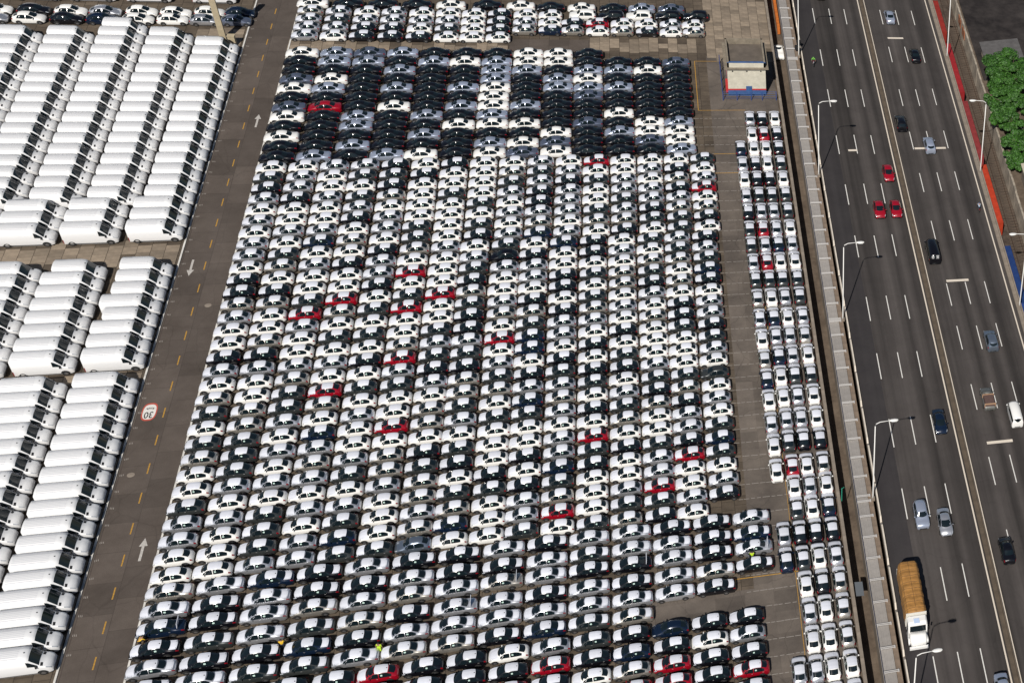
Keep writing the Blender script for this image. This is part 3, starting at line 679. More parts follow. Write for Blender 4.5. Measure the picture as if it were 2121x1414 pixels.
for i, v in enumerate((74.95, 37.25, -.1, -37.5, -74.9)): lamp(45.55, v, 1, f"white lamp post beside the grey walkway, {nth(5 - i)} counting up from the truck")
for i, v in enumerate((75.1, 37.2, .3, -37.2)): lamp(73.45, v, -1, f"white lamp post on the railway parapet, {nth(i + 1)} counting down from top")

# ------------------------------------------------------------------ pole and junction box by the vans
b = MB(); b.add([(-.42, -.34, 0), (.42, -.34, 0), (.42, .34, 0), (-.42, .34, 0), (-.37, -.3, 12), (.47, -.3, 12), (.47, .3, 12), (-.37, .3, 12)],
                [(0, 3, 2, 1), (4, 5, 6, 7), (0, 1, 5, 4), (1, 2, 6, 5), (2, 3, 7, 6), (3, 0, 4, 7)])
POLEM = mat('pale_concrete', (0.36, 0.30, 0.20), .85, var=.18, scale=1.5)
o = one('concrete_pole', b, POLEM, loc=(-44.85, 78.9, 0), rz=.1); tag(o, 'thick square concrete pole rising at the corner of the far van block', 'pole')
b = MB(); b.box((0, 0, .9), (.95, .8, 1.8)); b.box((0, 0, 1.84), (1.05, .9, .08)); o = one('junction_box', b, POLEM, loc=(-43.35, 77.5, 0)); tag(o, 'beige concrete box standing beside the thick square pole', 'box')

# ------------------------------------------------------------------ guard house
GH = empty('guard_house', (35.6, 66.2, 0)); tag(GH, 'small cream guard house with blue base, red stripe and flat roof', 'building')
CREAM = mat('cream_wall', (0.50, 0.47, 0.385), .85, var=.14, scale=1.2); BLUE = mat('blue_paint', (0.03, 0.085, 0.22), .7, var=.25, scale=1.5)
REDW = mat('red_paint', (0.42, 0.03, 0.03), .7, var=.1); FELT = mat('roof_felt', (0.10, 0.082, 0.066), .95, var=.25, scale=.7)
OLD = mat('old_render', (0.19, 0.16, 0.12), .9, var=.3, scale=1.0)
def gpart(name, c, d, m): b = MB(); b.box(c, d); return one(name, b, m, GH)
gw = gpart('wall', (0, 0, 3.6), (6.4, 7.9, 4.4), CREAM)
gpart('base', (0, 0, .55), (6.44, 7.94, 1.1), BLUE); gpart('stripe', (0, 0, 1.27), (6.46, 7.96, .3), REDW)
gpart('canopy', (0, 0, 5.9), (7.4, 8.8, .2), OLD)
for sx in (-1, 1): gpart('parapet', (sx * 3.05, 0, 6.55), (.3, 7.9, 1.15), OLD)
gpart('parapet', (0, 3.8, 6.55), (6.4, .3, 1.15), OLD); gpart('parapet', (0, -3.8, 6.5), (6.4, .3, 1.0), CREAM); gpart('coping', (0, -3.8, 7.05), (6.44, .34, .12), BLUE)
gpart('roof', (0, 0, 6.06), (5.8, 7.3, .1), FELT)
for x in (-2.35, .05, 2.4):
    b = MB(); b.tube([(x, -3.965, 5.2), (x, -4.0, 5.2)], .13, 12); one('vent', b, PLASTIC, GH)
gpart('cabinet', (-3.35, -3.2, 1.6), (.5, .9, 2.4), REDW); gpart('door', (.3, -4.02, 1.0), (1.0, .12, 2.0), BLUE)
FEN = mat('blue_steel', (0.02, 0.05, 0.19), .5)
fe = empty('steel_fence', (31.4, 60.6, 0)); tag(fe, 'blue tubular steel fence around the guard house', 'fence')
for x, y in [(0, t) for t in (0, 3, 6, 9, 12)] + [(t, 0) for t in (2.35, 4.75, 6.6, 9.0)]:
    b = MB(); b.box((x, y, .95), (.12, .12, 1.9)); one('post', b, FEN, fe)
for z in (.5, 1.0, 1.5, 1.85):
    b = MB(); b.tube([(0, 0, z), (0, 12, z)], .03, 6); one('rail', b, FEN, fe); b = MB(); b.tube([(0, 0, z), (9, 0, z)], .03, 6); one('rail', b, FEN, fe)

# ------------------------------------------------------------------ highway traffic
def tcar(name, key, k, u, v, up, lab, cat='car'):
    return car(name, key, k, u, v, -math.pi / 2 if up else math.pi / 2, lab, cat, 'traffic on the highway', False)
tcar('sedan', 'sedan', 'M', 64.2, 89.2, True, 'sky-tinted silver sedan driving away near the top of the far carriageway')
tcar('sedan', 'sedan', 'K', 67.2, 75.0, True, 'black sedan driving away near the top of the far carriageway')
tcar('sport_utility_car', 'suv', 'K', 61.4, 52.0, True, 'black sport utility car beside the median, driving away')
tcar('minivan', 'suv', 'M', 65.5, 45.0, True, 'silver minivan crossing the broken white bar')
tcar('estate_car', 'suv', 'G', 67.3, -7.8, True, 'blue-grey estate car in the third lane of the far carriageway')
tcar('sedan', 'sedan', 'K', 61.95, -49.9, True, 'black sedan beside the median in the lower right')
tcar('family_hatchback', 'family', 'R', 57.2, 36.9, False, 'red hatchback leading, uppermost of the three red cars')
tcar('family_hatchback', 'family', 'R', 54.4, 26.7, False, 'red hatchback on the yard side of the red pair abreast')
tcar('family_hatchback', 'family', 'R', 57.15, 26.7, False, 'red hatchback on the median side of the red pair abreast')
tcar('sedan', 'sedan', 'N', 56.7, -24.4, False, 'dark navy sedan coming down beside the median')
tcar('estate_car', 'suv', 'M', 51.5, -41.9, False, 'silver estate car alongside a silver sedan, coming down')
tcar('sedan', 'sedan', 'S', 54.45, -43.6, False, 'silver sedan alongside a silver estate car, coming down')
tcar('sedan', 'sedan', 'M', 57.3, -72.0, False, 'blue-silver car cut by the bottom edge beside the median')
tcar('sedan', 'sedan', 'K', 51.6, 98.0, False, 'black car cut by the top edge on the near carriageway')
bv = tcar('passenger_van', 'kombi', 'K', 61.55, 14.5, True, 'black passenger van with white lettering on its rear window', 'van'); bv.scale = (1.18, 1.12, 1.05)
LET = mat('white_lettering', (.7, .7, .7), .6)
for i in range(8):
    b = MB(); b.box((0, 0, 0), (.03, .40 if i % 3 else .28, .06)); one('lettering', b, LET, bv, loc=(2.06 + .05 * (i % 4), -.34 if i < 4 else .34, 1.98 - .13 * (i % 4)))
tcar('passenger_van', 'kombi', 'W', 67.9, -24.6, True, 'white passenger van in the outer lane behind the pickup', 'van')
pk = tcar('pickup_truck', 'pickup', 'g', 64.5, -20.5, True, 'grey pickup carrying a brown tarpaulin between wooden bars', 'pickup')
b = MB(); b.box((1.1, 0, 1.35), (2.0, 1.5, .55), 0, 0, .94); one('tarpaulin', b, mat('brown_tarp', (.085, .05, .042), .8, var=.2, scale=3), pk)
for x in (.08, 2.1):
    b = MB(); b.box((x, 0, 1.6), (.12, 1.72, .18)); b.box((x, -.8, 1.25), (.1, .1, .7)); b.box((x, .8, 1.25), (.1, .1, .7)); one('wooden_bar', b, mat('raw_wood', (.36, .22, .13), .8, var=.15), pk)

# loaded lorry
T = empty('lorry', (48.1, -57.8, 0), math.pi / 2); tag(T, 'white bonneted lorry carrying a tall load under an orange-brown tarpaulin', 'truck')
WP = paint('W')
b = MB()
def hull(mb, sts, mi=0):
    vs = []; n = 8
    for x, w, z0, z1, r in sts: vs += [(x, -w, z0), (x, -w, z1 - r), (x, -w + r, z1), (x, -w * .3, z1 + .02), (x, w * .3, z1 + .02), (x, w - r, z1), (x, w, z1 - r), (x, w, z0)]
    fs = [(i * n + j, (i + 1) * n + j, (i + 1) * n + (j + 1) % n, i * n + (j + 1) % n) for i in range(len(sts) - 1) for j in range(n)]
    fs += [tuple(range(n)), tuple(range(len(sts) * n - 1, (len(sts) - 1) * n - 1, -1))]; mb.add(vs, fs, mi)
hull(b, [(-5.7, .85, .55, 1.35, .12), (-5.55, .98, .5, 1.75, .18), (-4.9, 1.05, .5, 1.95, .2), (-4.35, 1.1, .5, 2.05, .2)])
one('bonnet', b, WP, T, True)
b = MB(); hull(b, [(-4.34, 1.18, .55, 2.05, .1), (-4.05, 1.2, .55, 3.0, .15), (-3.6, 1.2, .55, 3.25, .18), (-2.75, 1.2, .55, 3.25, .15)]); one('cab', b, WP, T)
b = MB(); b.add([(-4.36, -1.0, 2.12), (-4.36, 1.0, 2.12), (-4.09, .98, 2.95), (-4.09, -.98, 2.95)], [(0, 1, 2, 3)]); o = one('windscreen', b, GLASS, T); o.location.x = -.02
for s in (-1, 1):
    b = MB(); b.box((-3.55, s * 1.205, 2.5), (.75, .03, .62)); one('side_window', b, GLASS, T)
    b = MB(); b.box((-5.62, s * .72, 1.05), (.12, .34, .26)); one('headlight', b, HEAD, T)
    b = MB(); b.box((-4.2, s * 1.42, 2.35), (.1, .16, .5)); one('mirror', b, PLASTIC, T)
    b = MB(); b.box((-4.75, s * 1.14, .95), (1.3, .22, .55), 0, 0, .85); one('mudguard', b, WP, T, True)
b = MB(); b.box((-5.86, 0, .62), (.25, 2.35, .42)); one('bumper', b, WP, T)
for i in range(4): b = MB(); b.box((-5.64 + .02 * i, 0, 1.1 + .13 * i), (.06, .7, .07)); one('grille_bar', b, PLASTIC, T)
b = MB(); b.box((-3.55, .1, 3.3), (.75, .7, .06)); one('roof_hatch', b, mat('pale_blue_hatch', (.45, .55, .72), .3), T)
b = MB(); b.box((1.7, 0, 1.05), (8.6, 2.3, .3)); one('chassis', b, PLASTIC, T)
b = MB(); b.box((-2.5, 0, 2.3), (.12, 2.56, 2.6)); one('headboard', b, mat('painted_wood', (.6, .58, .52), .8), T)
for s in (-1, 1):
    b = MB(); b.box((1.75, s * 1.26, 1.75), (8.4, .08, 1.1)); one('side_board', b, mat('painted_wood', (.6, .58, .52), .8), T)
TARP = mat('orange_tarp', (0.30, 0.145, 0.035), .75, var=.25, scale=2.2, bump=.6, bscale=3)
b = MB(); nx, ny = 48, 20; vs = []
for i in range(nx + 1):
    for j in range(ny + 1):
        x = -2.4 + 8.35 * i / nx; t = -1 + 2 * j / ny
        a = t * math.pi * .5; p = 5.0
        y = 1.33 * math.copysign(abs(math.sin(a)) ** (2 / p), math.sin(a)); z = 1.5 + 2.35 * abs(math.cos(a)) ** (2 / p)
        sag = .10 * abs(math.sin(x * math.pi / 1.05)) * (1 if abs(t) < .7 else .6) + .05 * math.sin(x * 3.1 + y * 4) + random.uniform(-.025, .025)
        e = 1 - .12 * max(0, (i / nx - .9) / .1) ** 2 - .06 * max(0, (.06 - i / nx) / .06)
        vs.append((x, (y + math.copysign(sag * .5, y) * (abs(t) > .55)) * e, 1.5 + (z - 1.5 + sag * (abs(t) < .75)) * e))
fs = [(i * (ny + 1) + j, (i + 1) * (ny + 1) + j, (i + 1) * (ny + 1) + j + 1, i * (ny + 1) + j + 1) for i in range(nx) for j in range(ny)]
fs += [tuple(range(ny + 1)), tuple(range(nx * (ny + 1) + ny, nx * (ny + 1) - 1, -1))]
b.add(vs, fs); tp = one('tarpaulin', b, TARP, T, True)
ROPE = mat('rope', (.10, .055, .02), .9)
for k in range(8):
    i = 3 + k * 6; b = MB(); b.tube([Vector(vs[i * (ny + 1) + j]) + Vector((0, 0, .012)) for j in range(ny + 1)], .03, 5); one('rope', b, ROPE, tp)
for j in (6, 10, 14):
    b = MB(); b.tube([Vector(vs[i * (ny + 1) + j]) + Vector((0, 0, .015)) for i in range(0, nx + 1, 2)], .025, 5); one('rope', b, ROPE, tp)
for x in (-4.75, 2.6, 3.95):
    for s in (-1, 1): link('wheel', wheel_mesh(.5), T, (x, s * 1.05, .5)).scale = (1, 2.2, 1)

# ------------------------------------------------------------------ people
SKIN = mat('skin', (.30, .16, .10), .6); HAIR = mat('dark_hair', (.012, .009, .007), .7)
def skinned(name, verts, edges, radii, m, parent, root=0):
    me = bpy.data.meshes.new(name); me.from_pydata(verts, edges, []); me.materials.append(m)
    o = bpy.data.objects.new(name, me); COL.objects.link(o); o.parent = parent
    sk = o.modifiers.new('skin', 'SKIN'); sk.use_smooth_shade = True
    for i, r in enumerate(radii): me.skin_vertices[0].data[i].radius = (r, r)
    for d in me.skin_vertices[0].data: d.use_root = False
    me.skin_vertices[0].data[root].use_root = True
    o.modifiers.new('sub', 'SUBSURF').levels = 1; o.modifiers['sub'].render_levels = 1
    return o
def person(loc, rz, pose, shirt, trousers, lab, hat=None, seat=False, z=0.0, sc=1.1):
    o = empty('person', (loc[0], loc[1], z), rz); tag(o, lab, 'person'); o.scale = (sc, sc, sc)
    J = dict(pelvis=(0, 0, .95), waist=(0, 0, 1.1), chest=(0, .01, 1.32), neck=(0, .02, 1.48), chin=(0, .03, 1.56), head=(0, .035, 1.66), top=(0, .03, 1.75),
             shL=(-.18, 0, 1.42), elL=(-.25, .02, 1.14), wrL=(-.27, .10, .90), shR=(.18, 0, 1.42), elR=(.25, .02, 1.14), wrR=(.27, .10, .90),
             hpL=(-.09, 0, .92), knL=(-.10, .03, .50), anL=(-.10, 0, .09), toL=(-.11, .16, .04), hpR=(.09, 0, .92), knR=(.10, .03, .50), anR=(.10, 0, .09), toR=(.11, .16, .04))
    J.update(pose)
    order = list(J); R = dict(pelvis=.12, waist=.11, chest=.125, neck=.055, chin=.065, head=.092, top=.055, sh=.055, el=.042, wr=.028, hp=.085, kn=.058, an=.04, to=.035)
    rad = [R.get(k, R.get(k[:2])) for k in order]
    ed = [('pelvis', 'waist'), ('waist', 'chest'), ('chest', 'neck'), ('neck', 'chin'), ('chin', 'head'), ('head', 'top')]
    for s in 'LR': ed += [('chest', 'sh' + s), ('sh' + s, 'el' + s), ('el' + s, 'wr' + s), ('pelvis', 'hp' + s), ('hp' + s, 'kn' + s), ('kn' + s, 'an' + s), ('an' + s, 'to' + s)]
    vs = [J[k] for k in order]; es = [(order.index(a), order.index(c)) for a, c in ed]; rr = list(rad)
    for s in 'LR':     # palm and five fingers
        w = Vector(J['wr' + s]); d = (w - Vector(J['el' + s])).normalized(); side = Vector((1 if s == 'L' else -1, 0, 0)); side = (side - d * side.dot(d)).normalized(); nrm = d.cross(side)
        pal = len(vs); vs.append(tuple(w + d * .07)); rr.append(.03); es.append((order.index('wr' + s), pal))
        for k, (off_, ln) in enumerate(((-.033, .07), (-.011, .085), (.011, .08), (.033, .06))):
            a = len(vs); vs.append(tuple(w + d * (.07 + ln * .6) + side * off_)); rr.append(.010); es.append((pal, a))
            c = len(vs); vs.append(tuple(w + d * (.07 + ln * .95) + side * off_ + nrm * .025)); rr.append(.008); es.append((a, c))
        a = len(vs); vs.append(tuple(w + d * .06 + side * .055)); rr.append(.011); es.append((pal, a))
    skinned('body', vs, es, rr, SKIN, o)
    def cloth(name, keys, edges, m, k):
        idx = {a: i for i, a in enumerate(keys)}
        skinned(name, [J[a] for a in keys], [(idx[a], idx[c]) for a, c in edges], [R.get(a, R.get(a[:2])) * k + .012 for a in keys], m, o)
    cloth('shirt', ['waist', 'pelvis', 'chest', 'shL', 'shR', 'elL', 'elR'], [('waist', 'pelvis'), ('waist', 'chest'), ('chest', 'shL'), ('chest', 'shR'), ('shL', 'elL'), ('shR', 'elR')], shirt, 1.12)
    cloth('trousers', ['pelvis', 'hpL', 'hpR', 'knL', 'knR', 'anL', 'anR'], [('pelvis', 'hpL'), ('pelvis', 'hpR'), ('hpL', 'knL'), ('hpR', 'knR'), ('knL', 'anL'), ('knR', 'anR')], trousers, 1.12)
    b = MB(); h = Vector(J['head']); n = 10
    for i in range(5):
        a0 = i / 5 * math.pi * .55; 
    rings = [(.105 * math.cos(a), .108 * math.sin(a)) for a in (-.15, .3, .7, 1.1, 1.45)]
    vv = [(h.x + r_ * math.cos(2 * math.pi * k / n), h.y - .01 + r_ * 1.1 * math.sin(2 * math.pi * k / n), h.z + z_) for r_, z_ in rings for k in range(n)]
    ff = [(i * n + k, i * n + (k + 1) % n, (i + 1) * n + (k + 1) % n, (i + 1) * n + k) for i in range(4) for k in range(n)] + [tuple(range(4 * n, 5 * n))]
    b.add(vv, ff); one('hair' if hat is None else 'cap', b, hat or HAIR, o, True)
    for s in (-1, 1):
        b = MB(); b.box((h.x + s * .032, h.y + .088, h.z + .0), (.022, .016, .014)); one('eye', b, PLASTIC, o)
        b = MB(); p = J['toL' if s < 0 else 'toR']; q_ = J['anL' if s < 0 else 'anR']; b.box(((p[0] + q_[0]) / 2, (p[1] + q_[1]) / 2, min(p[2], q_[2]) + .01), (.10, .27, .09), 0, 0, .8); one('shoe', b, PLASTIC, o)
    b = MB(); b.box((h.x, h.y + .098, h.z - .03), (.026, .035, .05), 0, 0, .6); one('nose', b, SKIN, o)
    return o
YSH = mat('yellow_shirt', (.62, .38, .02), .8, var=.1); HV = mat('hi_vis_vest', (.42, .62, .02), .7); DK = mat('dark_cloth', (.012, .014, .03), .85); JEAN = mat('denim', (.05, .09, .17), .85)
reach = dict(wrL=(-.2, .42, 1.10), elL=(-.26, .16, 1.12), wrR=(.2, .42, 1.12), elR=(.26, .16, 1.12))
bend = dict(waist=(0, .06, 1.07), chest=(0, .26, 1.20), neck=(0, .40, 1.28), chin=(0, .47, 1.32), head=(0, .54, 1.38), top=(0, .6, 1.45), shL=(-.18, .33, 1.22), shR=(.18, .33, 1.22), elL=(-.24, .45, .98), elR=(.24, .45, .98), wrL=(-.2, .60, .85), wrR=(.2, .6, .85))
stride = dict(knL=(-.1, .16, .52), anL=(-.1, .10, .09), toL=(-.11, .26, .04), knR=(.1, -.02, .5), anR=(.1, -.22, .12), toR=(.11, -.08, .04), wrL=(-.27, -.05, .9), wrR=(.27, .22, .93))
person((-34.9, -46.75), -.9, bend, YSH, DK, 'worker in a yellow shirt bending over the bonnet of a navy sedan by the kerb')
person((-21.25, -49.75), 0.1, reach, YSH, DK, 'worker in a yellow shirt standing between four sedans, four columns from the road')
person((-11.6, -52.1), 2.9, stride, HV, HV, 'worker in full hi-vis walking behind a black sedan')
person((29.3, -45.55), 0.0, reach, HV, DK, 'worker in a hi-vis vest at the open door of a silver sedan')
# motorcycles with riders
def motorbike(u, v, rz, k, lab, shirt, rlab, helm):
    o = empty('motorcycle', (u, v, 0), rz); tag(o, lab, 'motorcycle', 'two-wheelers on the highway')
    m = paint(k)
    for y in (-.68, .68): 
        w = link('wheel', wheel_mesh(.32), o, (0, y, .32)); w.rotation_euler = (0, 0, math.pi / 2); w.scale = (1, .6, 1)
    b = MB(); b.tube([(0, .68, .32), (0, .50, .85), (0, .42, 1.05)], .04, 8); one('fork', b, RIM, o)
    b = MB(); b.tube([(-.36, .34, 1.1), (-.15, .44, 1.06), (.15, .44, 1.06), (.36, .34, 1.1)], .02, 6); one('handlebar', b, PLASTIC, o)
    b = MB(); b.box((0, .16, .86), (.26, .5, .26), 0, 0, .75); one('tank', b, m, o, True)
    b = MB(); b.box((0, -.36, .80), (.24, .72, .12), 0, 0, .9); one('seat', b, PLASTIC, o)
    b = MB(); b.box((0, 0, .48), (.28, .5, .36)); one('engine', b, RIM, o)
    b = MB(); b.box((0, -.78, .72), (.16, .22, .1)); one('tail_light', b, TAIL, o)
    b = MB(); b.box((0, .56, .95), (.18, .1, .16)); one('headlight', b, HEAD, o)
    ride = dict(pelvis=(0, -.3, .97), waist=(0, -.26, 1.12), chest=(0, -.14, 1.32), neck=(0, -.08, 1.46), chin=(0, -.05, 1.53), head=(0, -.03, 1.62), top=(0, -.04, 1.72), shL=(-.18, -.12, 1.41), shR=(.18, -.12, 1.41), elL=(-.30, .06, 1.2), elR=(.30, .06, 1.2), wrL=(-.33, .28, 1.13), wrR=(.33, .28, 1.13),
                hpL=(-.10, -.28, .93), hpR=(.10, -.28, .93), knL=(-.19, .10, .80), knR=(.19, .10, .80), anL=(-.17, -.06, .36), anR=(.17, -.06, .36), toL=(-.17, .10, .30), toR=(.17, .10, .30))
    person((u, v), rz, ride, shirt, DK, rlab, helm, sc=1.0)
motorbike(47.95, 72.4, math.pi, 'R', 'red motorcycle near the top of the near carriageway', mat('green_jacket', (.10, .55, .04), .7), 'rider in a bright green jacket on the red motorcycle', mat('green_helmet', (.15, .5, .08), .3))
motorbike(71.3, 26.4, 0, 'R', 'dark scooter with red tail beside the railway parapet', mat('grey_blue_shirt', (.28, .36, .45), .8), 'rider in a grey-blue shirt on the scooter beside the railway', mat('blue_helmet', (.05, .08, .2), .3))

# ------------------------------------------------------------------ railway cutting on the far right
sheet('railway_bed', 73.2, 80, -140, 220, -5.0, M_BALLAST)
b = MB(); b.box((73.25, 30, -2.6), (.3, 340, 5.1)); tag(one('retaining_wall', b, WALLC), kind='structure')
RAILM = mat('rail_steel', (.12, .08, .06), .5, .6); SLP = mat('sleeper', (.075, .055, .04), .95, var=.5, scale=2)
track = empty('railway_track', (77.75, 0, -5)); tag(track, 'single rusty railway track beside the container train', 'track')
for s in (-.72, .72):
    b = MB(); b.box((s, 30, .22), (.09, 340, .16)); one('rail', b, RAILM, track)
sb = MB(); sb.box((0, 0, .08), (2.3, .26, .16)); SM = sb.mesh('sleeper', SLP)
for k in range(110): link('sleeper', SM, track, (JIT(.05), 10 + .8 * k, JIT(.02)), JIT(.03))
def container(v0, v1, col, nm, lab):
    o = empty('container', (74.4, (v0 + v1) / 2, -4.4)); tag(o, lab, 'container', 'containers on the train')
    L = v1 - v0; m = mat('container_' + nm, col, .55, var=.22, scale=1.0)
    b = MB(); b.box((0, 0, 1.65), (1.9, L, 3.1)); one('box', b, m, o)
    b = MB()
    for k in range(int(L / .45)): b.box((0, -L / 2 + .3 + k * .45, 3.21), (1.75, .2, .03))
    r = one('roof', b, m, o); r['kind'] = 'stuff'
    for sx in (-1, 1):
        for sy in (-1, 1): b = MB(); b.box((sx * .9, sy * (L / 2 - .06), 1.65), (.14, .14, 3.16)); one('corner_post', b, m, o)
    b = MB(); b.box((0, 0, -.2), (1.9, L + .8, .3)); one('wagon_bed', b, PLASTIC, o)
    for y in (-L / 2 + 1.2, L / 2 - 1.2):
        for sx in (-.72, .72): w = link('wheel', wheel_mesh(.4), o, (sx, y, -.55)); w.rotation_euler = (0, 0, math.pi / 2)
container(86.8, 99, (.22, .02, .012), 'rust', 'rust-red container at the top end of the train')
container(65.0, 82.3, (.25, .014, .016), 'red', 'bright red container, second from the top end of the train')
container(43.5, 61.8, (.20, .028, .028), 'faded', 'faded stained red container in the middle of the train')
container(24.2, 41.2, (.38, .038, .012), 'orange', 'orange container on the train beside the scooter')
container(3.8, 17.6, (.012, .035, .13), 'blue', 'dark blue container at the lower end of the train')
container(-16, 2.6, (.02, .05, .20), 'blue2', 'blue container beside the lowest lamp post of the railway')
# wall beyond the track, waste ground, houses and trees
PLAST = mat('pale_plaster', (.36, .31, .245), .9, var=.6, scale=.3)
rw = empty('boundary_wall', (79.2, 0, -5)); tag(rw, 'pale peeling plaster wall along the far side of the railway', 'wall')
for k in range(26):
    b = MB(); b.box((0, 0, 2.0), (.35, 4.95, 4.0 + .3 * math.sin(k * 2.3))); one('wall_panel', b, PLAST, rw, loc=(JIT(.04), 5 + 5 * k, 0))
b = MB(); b.box((150, 40, -4.0), (141, 260, 3.98)); tag(one('embankment', b, M_DIRT), kind='structure')
sheet('waste_ground', 80, 220, 70, 260, -1.95, M_COAL, 1, 1)
BR = mat('bare_brick', (.30, .11, .05), .9, var=.2)
for v in (88, 92.5): 
    b = MB(); b.box((79.0, v, -2.2), (.2, 2.8, 1.8)); o = one('brick_patch', b, BR, rw); o.location = (-79.2 , 0, 5)
ROOFT = mat('old_roof_sheet', (.085, .08, .078), .85, var=.3, scale=.6)
hs = empty('old_shed', (84.5, 76.5, -2)); tag(hs, 'derelict shed with grey sheet roof and bare walls above the railway', 'building')
b = MB(); b.box((0, 0, 1.2), (6.6, 6.0, 2.4)); one('wall', b, mat('bare_wall', (.30, .25, .19), .9, var=.3, scale=.6), hs)
for k in range(8):
    b = MB(); y0 = -3.6 + k * .92
    b.add([(-3.8, y0, 2.5), (3.9, y0, 3.5), (3.9, y0 + .9, 3.5), (-3.8, y0 + .9, 2.5), (-3.8, y0, 2.58), (3.9, y0, 3.58), (3.9, y0 + .9, 3.58), (-3.8, y0 + .9, 2.58)], [(3, 2, 1, 0), (4, 5, 6, 7), (0, 1, 5, 4), (1, 2, 6, 5), (2, 3, 7, 6), (3, 0, 4, 7)])
    one('roof_sheet', b, ROOFT, hs)
h2 = empty('house', (91.5, 66, -2)); tag(h2, 'cream house with grey roof behind the trees', 'building')
b = MB(); b.box((0, 0, 2), (7, 8, 4)); one('wall', b, CREAM, h2)
b = MB(); b.box((0, 0, 4.15), (7.6, 8.6, .3)); one('roof', b, ROOFT, h2)
h3 = empty('house', (88.5, 47, -2)); tag(h3, 'low house with dark tiled roof beyond the lower trees', 'building')
b = MB(); b.box((0, 0, 1.4), (9, 8, 2.8)); one('wall', b, PLAST, h3)
b = MB(); b.add([(-5, -4.6, 2.8), (5, -4.6, 2.8), (5, 4.6, 2.8), (-5, 4.6, 2.8), (-3.5, 0, 4.6), (3.5, 0, 4.6)], [(0, 1, 5, 4), (2, 3, 4, 5), (1, 2, 5), (3, 0, 4), (0, 3, 2, 1)]); one('roof', b, ROOFT, h3)
h4 = empty('house', (85.2, 31.5, -2)); tag(h4, 'house with pale sloping roof at the right edge below the trees', 'building')
b = MB(); b.box((0, 0, 1.6), (8, 12, 3.2)); one('wall', b, mat('stone_wall', (.17, .14, .11), .9, var=.35, scale=1.4), h4)
b = MB(); b.add([(-4.3, -6.4, 3.2), (4.3, -6.4, 4.4), (4.3, 6.4, 4.4), (-4.3, 6.4, 3.2), (-4.3, -6.4, 3.35), (4.3, -6.4, 4.55), (4.3, 6.4, 4.55), (-4.3, 6.4, 3.35)], [(3, 2, 1, 0), (4, 5, 6, 7), (0, 1, 5, 4), (1, 2, 6, 5), (2, 3, 7, 6), (3, 0, 4, 7)]); one('roof', b, mat('pale_roof', (.40, .36, .28), .9, var=.2), h4)
LEAF = bpy.data.materials.new('leaves'); LEAF.use_nodes = True
t = LEAF.node_tree; bs = t.nodes['Principled BSDF']; bs.inputs['Roughness'].default_value = .6
gi = t.nodes.new('ShaderNodeNewGeometry'); rp_ = t.nodes.new('ShaderNodeValToRGB'); rp_.color_ramp.elements[0].color = (.012, .045, .005, 1); rp_.color_ramp.elements[1].color = (.045, .14, .012, 1)
t.links.new(gi.outputs['Random Per Island'], rp_.inputs[0]); t.links.new(rp_.outputs[0], bs.inputs['Base Color'])
BARK = mat('bark', (.08, .055, .04), .9, var=.2)
def tree(u, v, z, r, h, n, lab):
    o = empty('tree', (u, v, z)); tag(o, lab, 'tree', 'trees above the railway')
    b = MB(); b.tube([(0, 0, 0), (.1, .1, h * .3), (0, .2, h * .6)], [.3, .22, .12], 8)
    for k in range(5):
        a = k * 1.26; b.tube([(0, .1, h * .35), (r * .35 * math.cos(a), r * .35 * math.sin(a), h * .6), (r * .7 * math.cos(a), r * .7 * math.sin(a), h * .75)], [.12, .08, .04], 6)
    one('trunk', b, BARK, o, True)
    cl = [(random.gauss(0, .55), random.gauss(0, .55), random.uniform(-.55, .55), random.uniform(.14, .30)) for _ in range(70)]
    cl = [c for c in cl if c[0] ** 2 + c[1] ** 2 + c[2] ** 2 < .95]
    vs = []; fs = []
    P = rng.normal(size=(n, 3)); P /= np.linalg.norm(P, axis=1)[:, None]
    for k in range(n):
        c = cl[k % len(cl)]; d = P[k] * c[3] * (random.random() ** .35)
        p = Vector(((c[0] + d[0]) * r, (c[1] + d[1]) * r, h * .62 + (c[2] + d[2]) * h * .42))
        if p.z < .3: continue
        nv = Vector((P[k][0] + random.gauss(0, .5), P[k][1] + random.gauss(0, .5), P[k][2] + .5 + random.gauss(0, .5))).normalized()
        a = nv.orthogonal().normalized(); a.rotate(Matrix.Rotation(random.random() * 6.3, 3, nv)); e = nv.cross(a); s = random.uniform(.13, .26)
        i = len(vs); vs += [p - a * s, p - e * s * .55, p + a * s, p + e * s * .55]; fs.append((i, i + 1, i + 2, i + 3))
    me = bpy.data.meshes.new('crown'); me.from_pydata([tuple(v_) for v_ in vs], [], fs); me.materials.append(LEAF); link('crown', me, o)
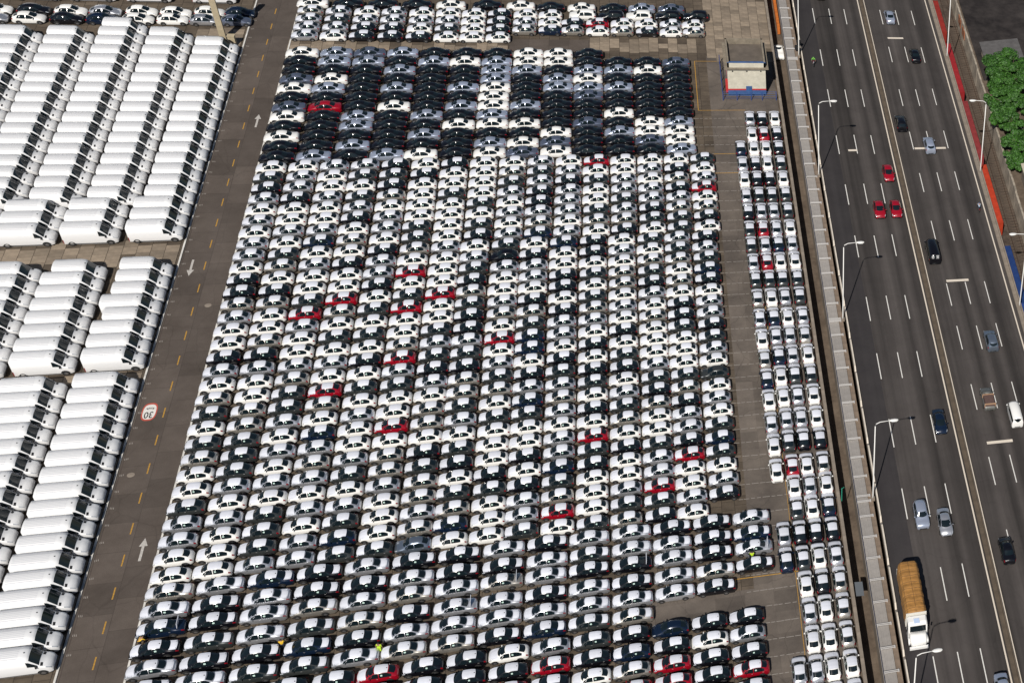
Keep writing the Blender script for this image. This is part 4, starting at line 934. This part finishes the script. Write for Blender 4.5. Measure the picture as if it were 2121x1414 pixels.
tree(84.0, 64.5, -2, 5.6, 9.0, 42000, 'largest dense green tree in front of the derelict shed')
tree(81.6, 58.2, -2, 3.6, 6.5, 16000, 'slender green tree just below the largest tree beside the wall')
tree(81.0, 52.2, -2, 3.0, 5.6, 12000, 'small green tree growing over the pale wall')
tree(82.6, 45.6, -2, 3.8, 5.8, 16000, 'round green tree above the pale roofed house')
tree(81.0, 40.2, -2, 2.6, 4.6, 9000, 'lowest small bushy tree against the plaster wall')
tree(86.5, 57.5, -2, 2.6, 4.5, 8000, 'low bush in the yard behind the slender tree')
b = MB(); b.box((0, 0, .9), (.5, 15, 1.4)); o = one('orange_fence', b, mat('orange_mesh', (.45, .12, .015), .8, var=.3, scale=1.5), loc=(42.9, 95, -3)); tag(o, 'orange site fencing in the ditch beside the walkway at the top', 'fence')
car('pickup_truck', 'pickup', 'W', 42.35, 80.5, -math.pi / 2, 'white pickup parked in the ditch behind the guard house', 'pickup', None, False, z=-3.0)
# small things by the walls
b = MB(); b.tube([(0, 0, 0), (0, 0, 2.6), (.3, 0, 2.8)], .06, 8); o = one('green_pipe', b, mat('green_pipe', (.02, .25, .16), .5), loc=(41.35, -37.8, .9)); tag(o, 'thin green pipe rising from the perimeter wall', 'pipe')
b = MB(); b.box((0, 0, .1), (1.0, 2.2, .08)); o = one('steel_plate', b, mat('grey_plate', (.10, .11, .12), .6), loc=(41.9, -53.2, .75)); o.rotation_euler = (0.05, .1, 0); tag(o, 'grey steel plate propped over the ditch beside the perimeter wall', 'plate')
sg = empty('traffic_signal', (46.0, 76.4, 0)); tag(sg, 'black traffic signal boxes at the foot of the uppermost walkway lamp', 'signal')
b = MB(); b.box((-.6, 0, 1.3), (.9, .4, .9)); one('box', b, PLASTIC, sg)
b = MB(); b.tube([(-.2, 1.4, 1.6), (-.2, 1.6, 1.6)], .45, 14); one('disc', b, PLASTIC, sg)
b = MB(); b.tube([(0, 0, 0), (0, 0, 2.4)], .07, 8); one('post', b, PLASTIC, sg)
b = MB(); b.tube([(0, 0, 0), (.5, 0, .5)], .06, 6)
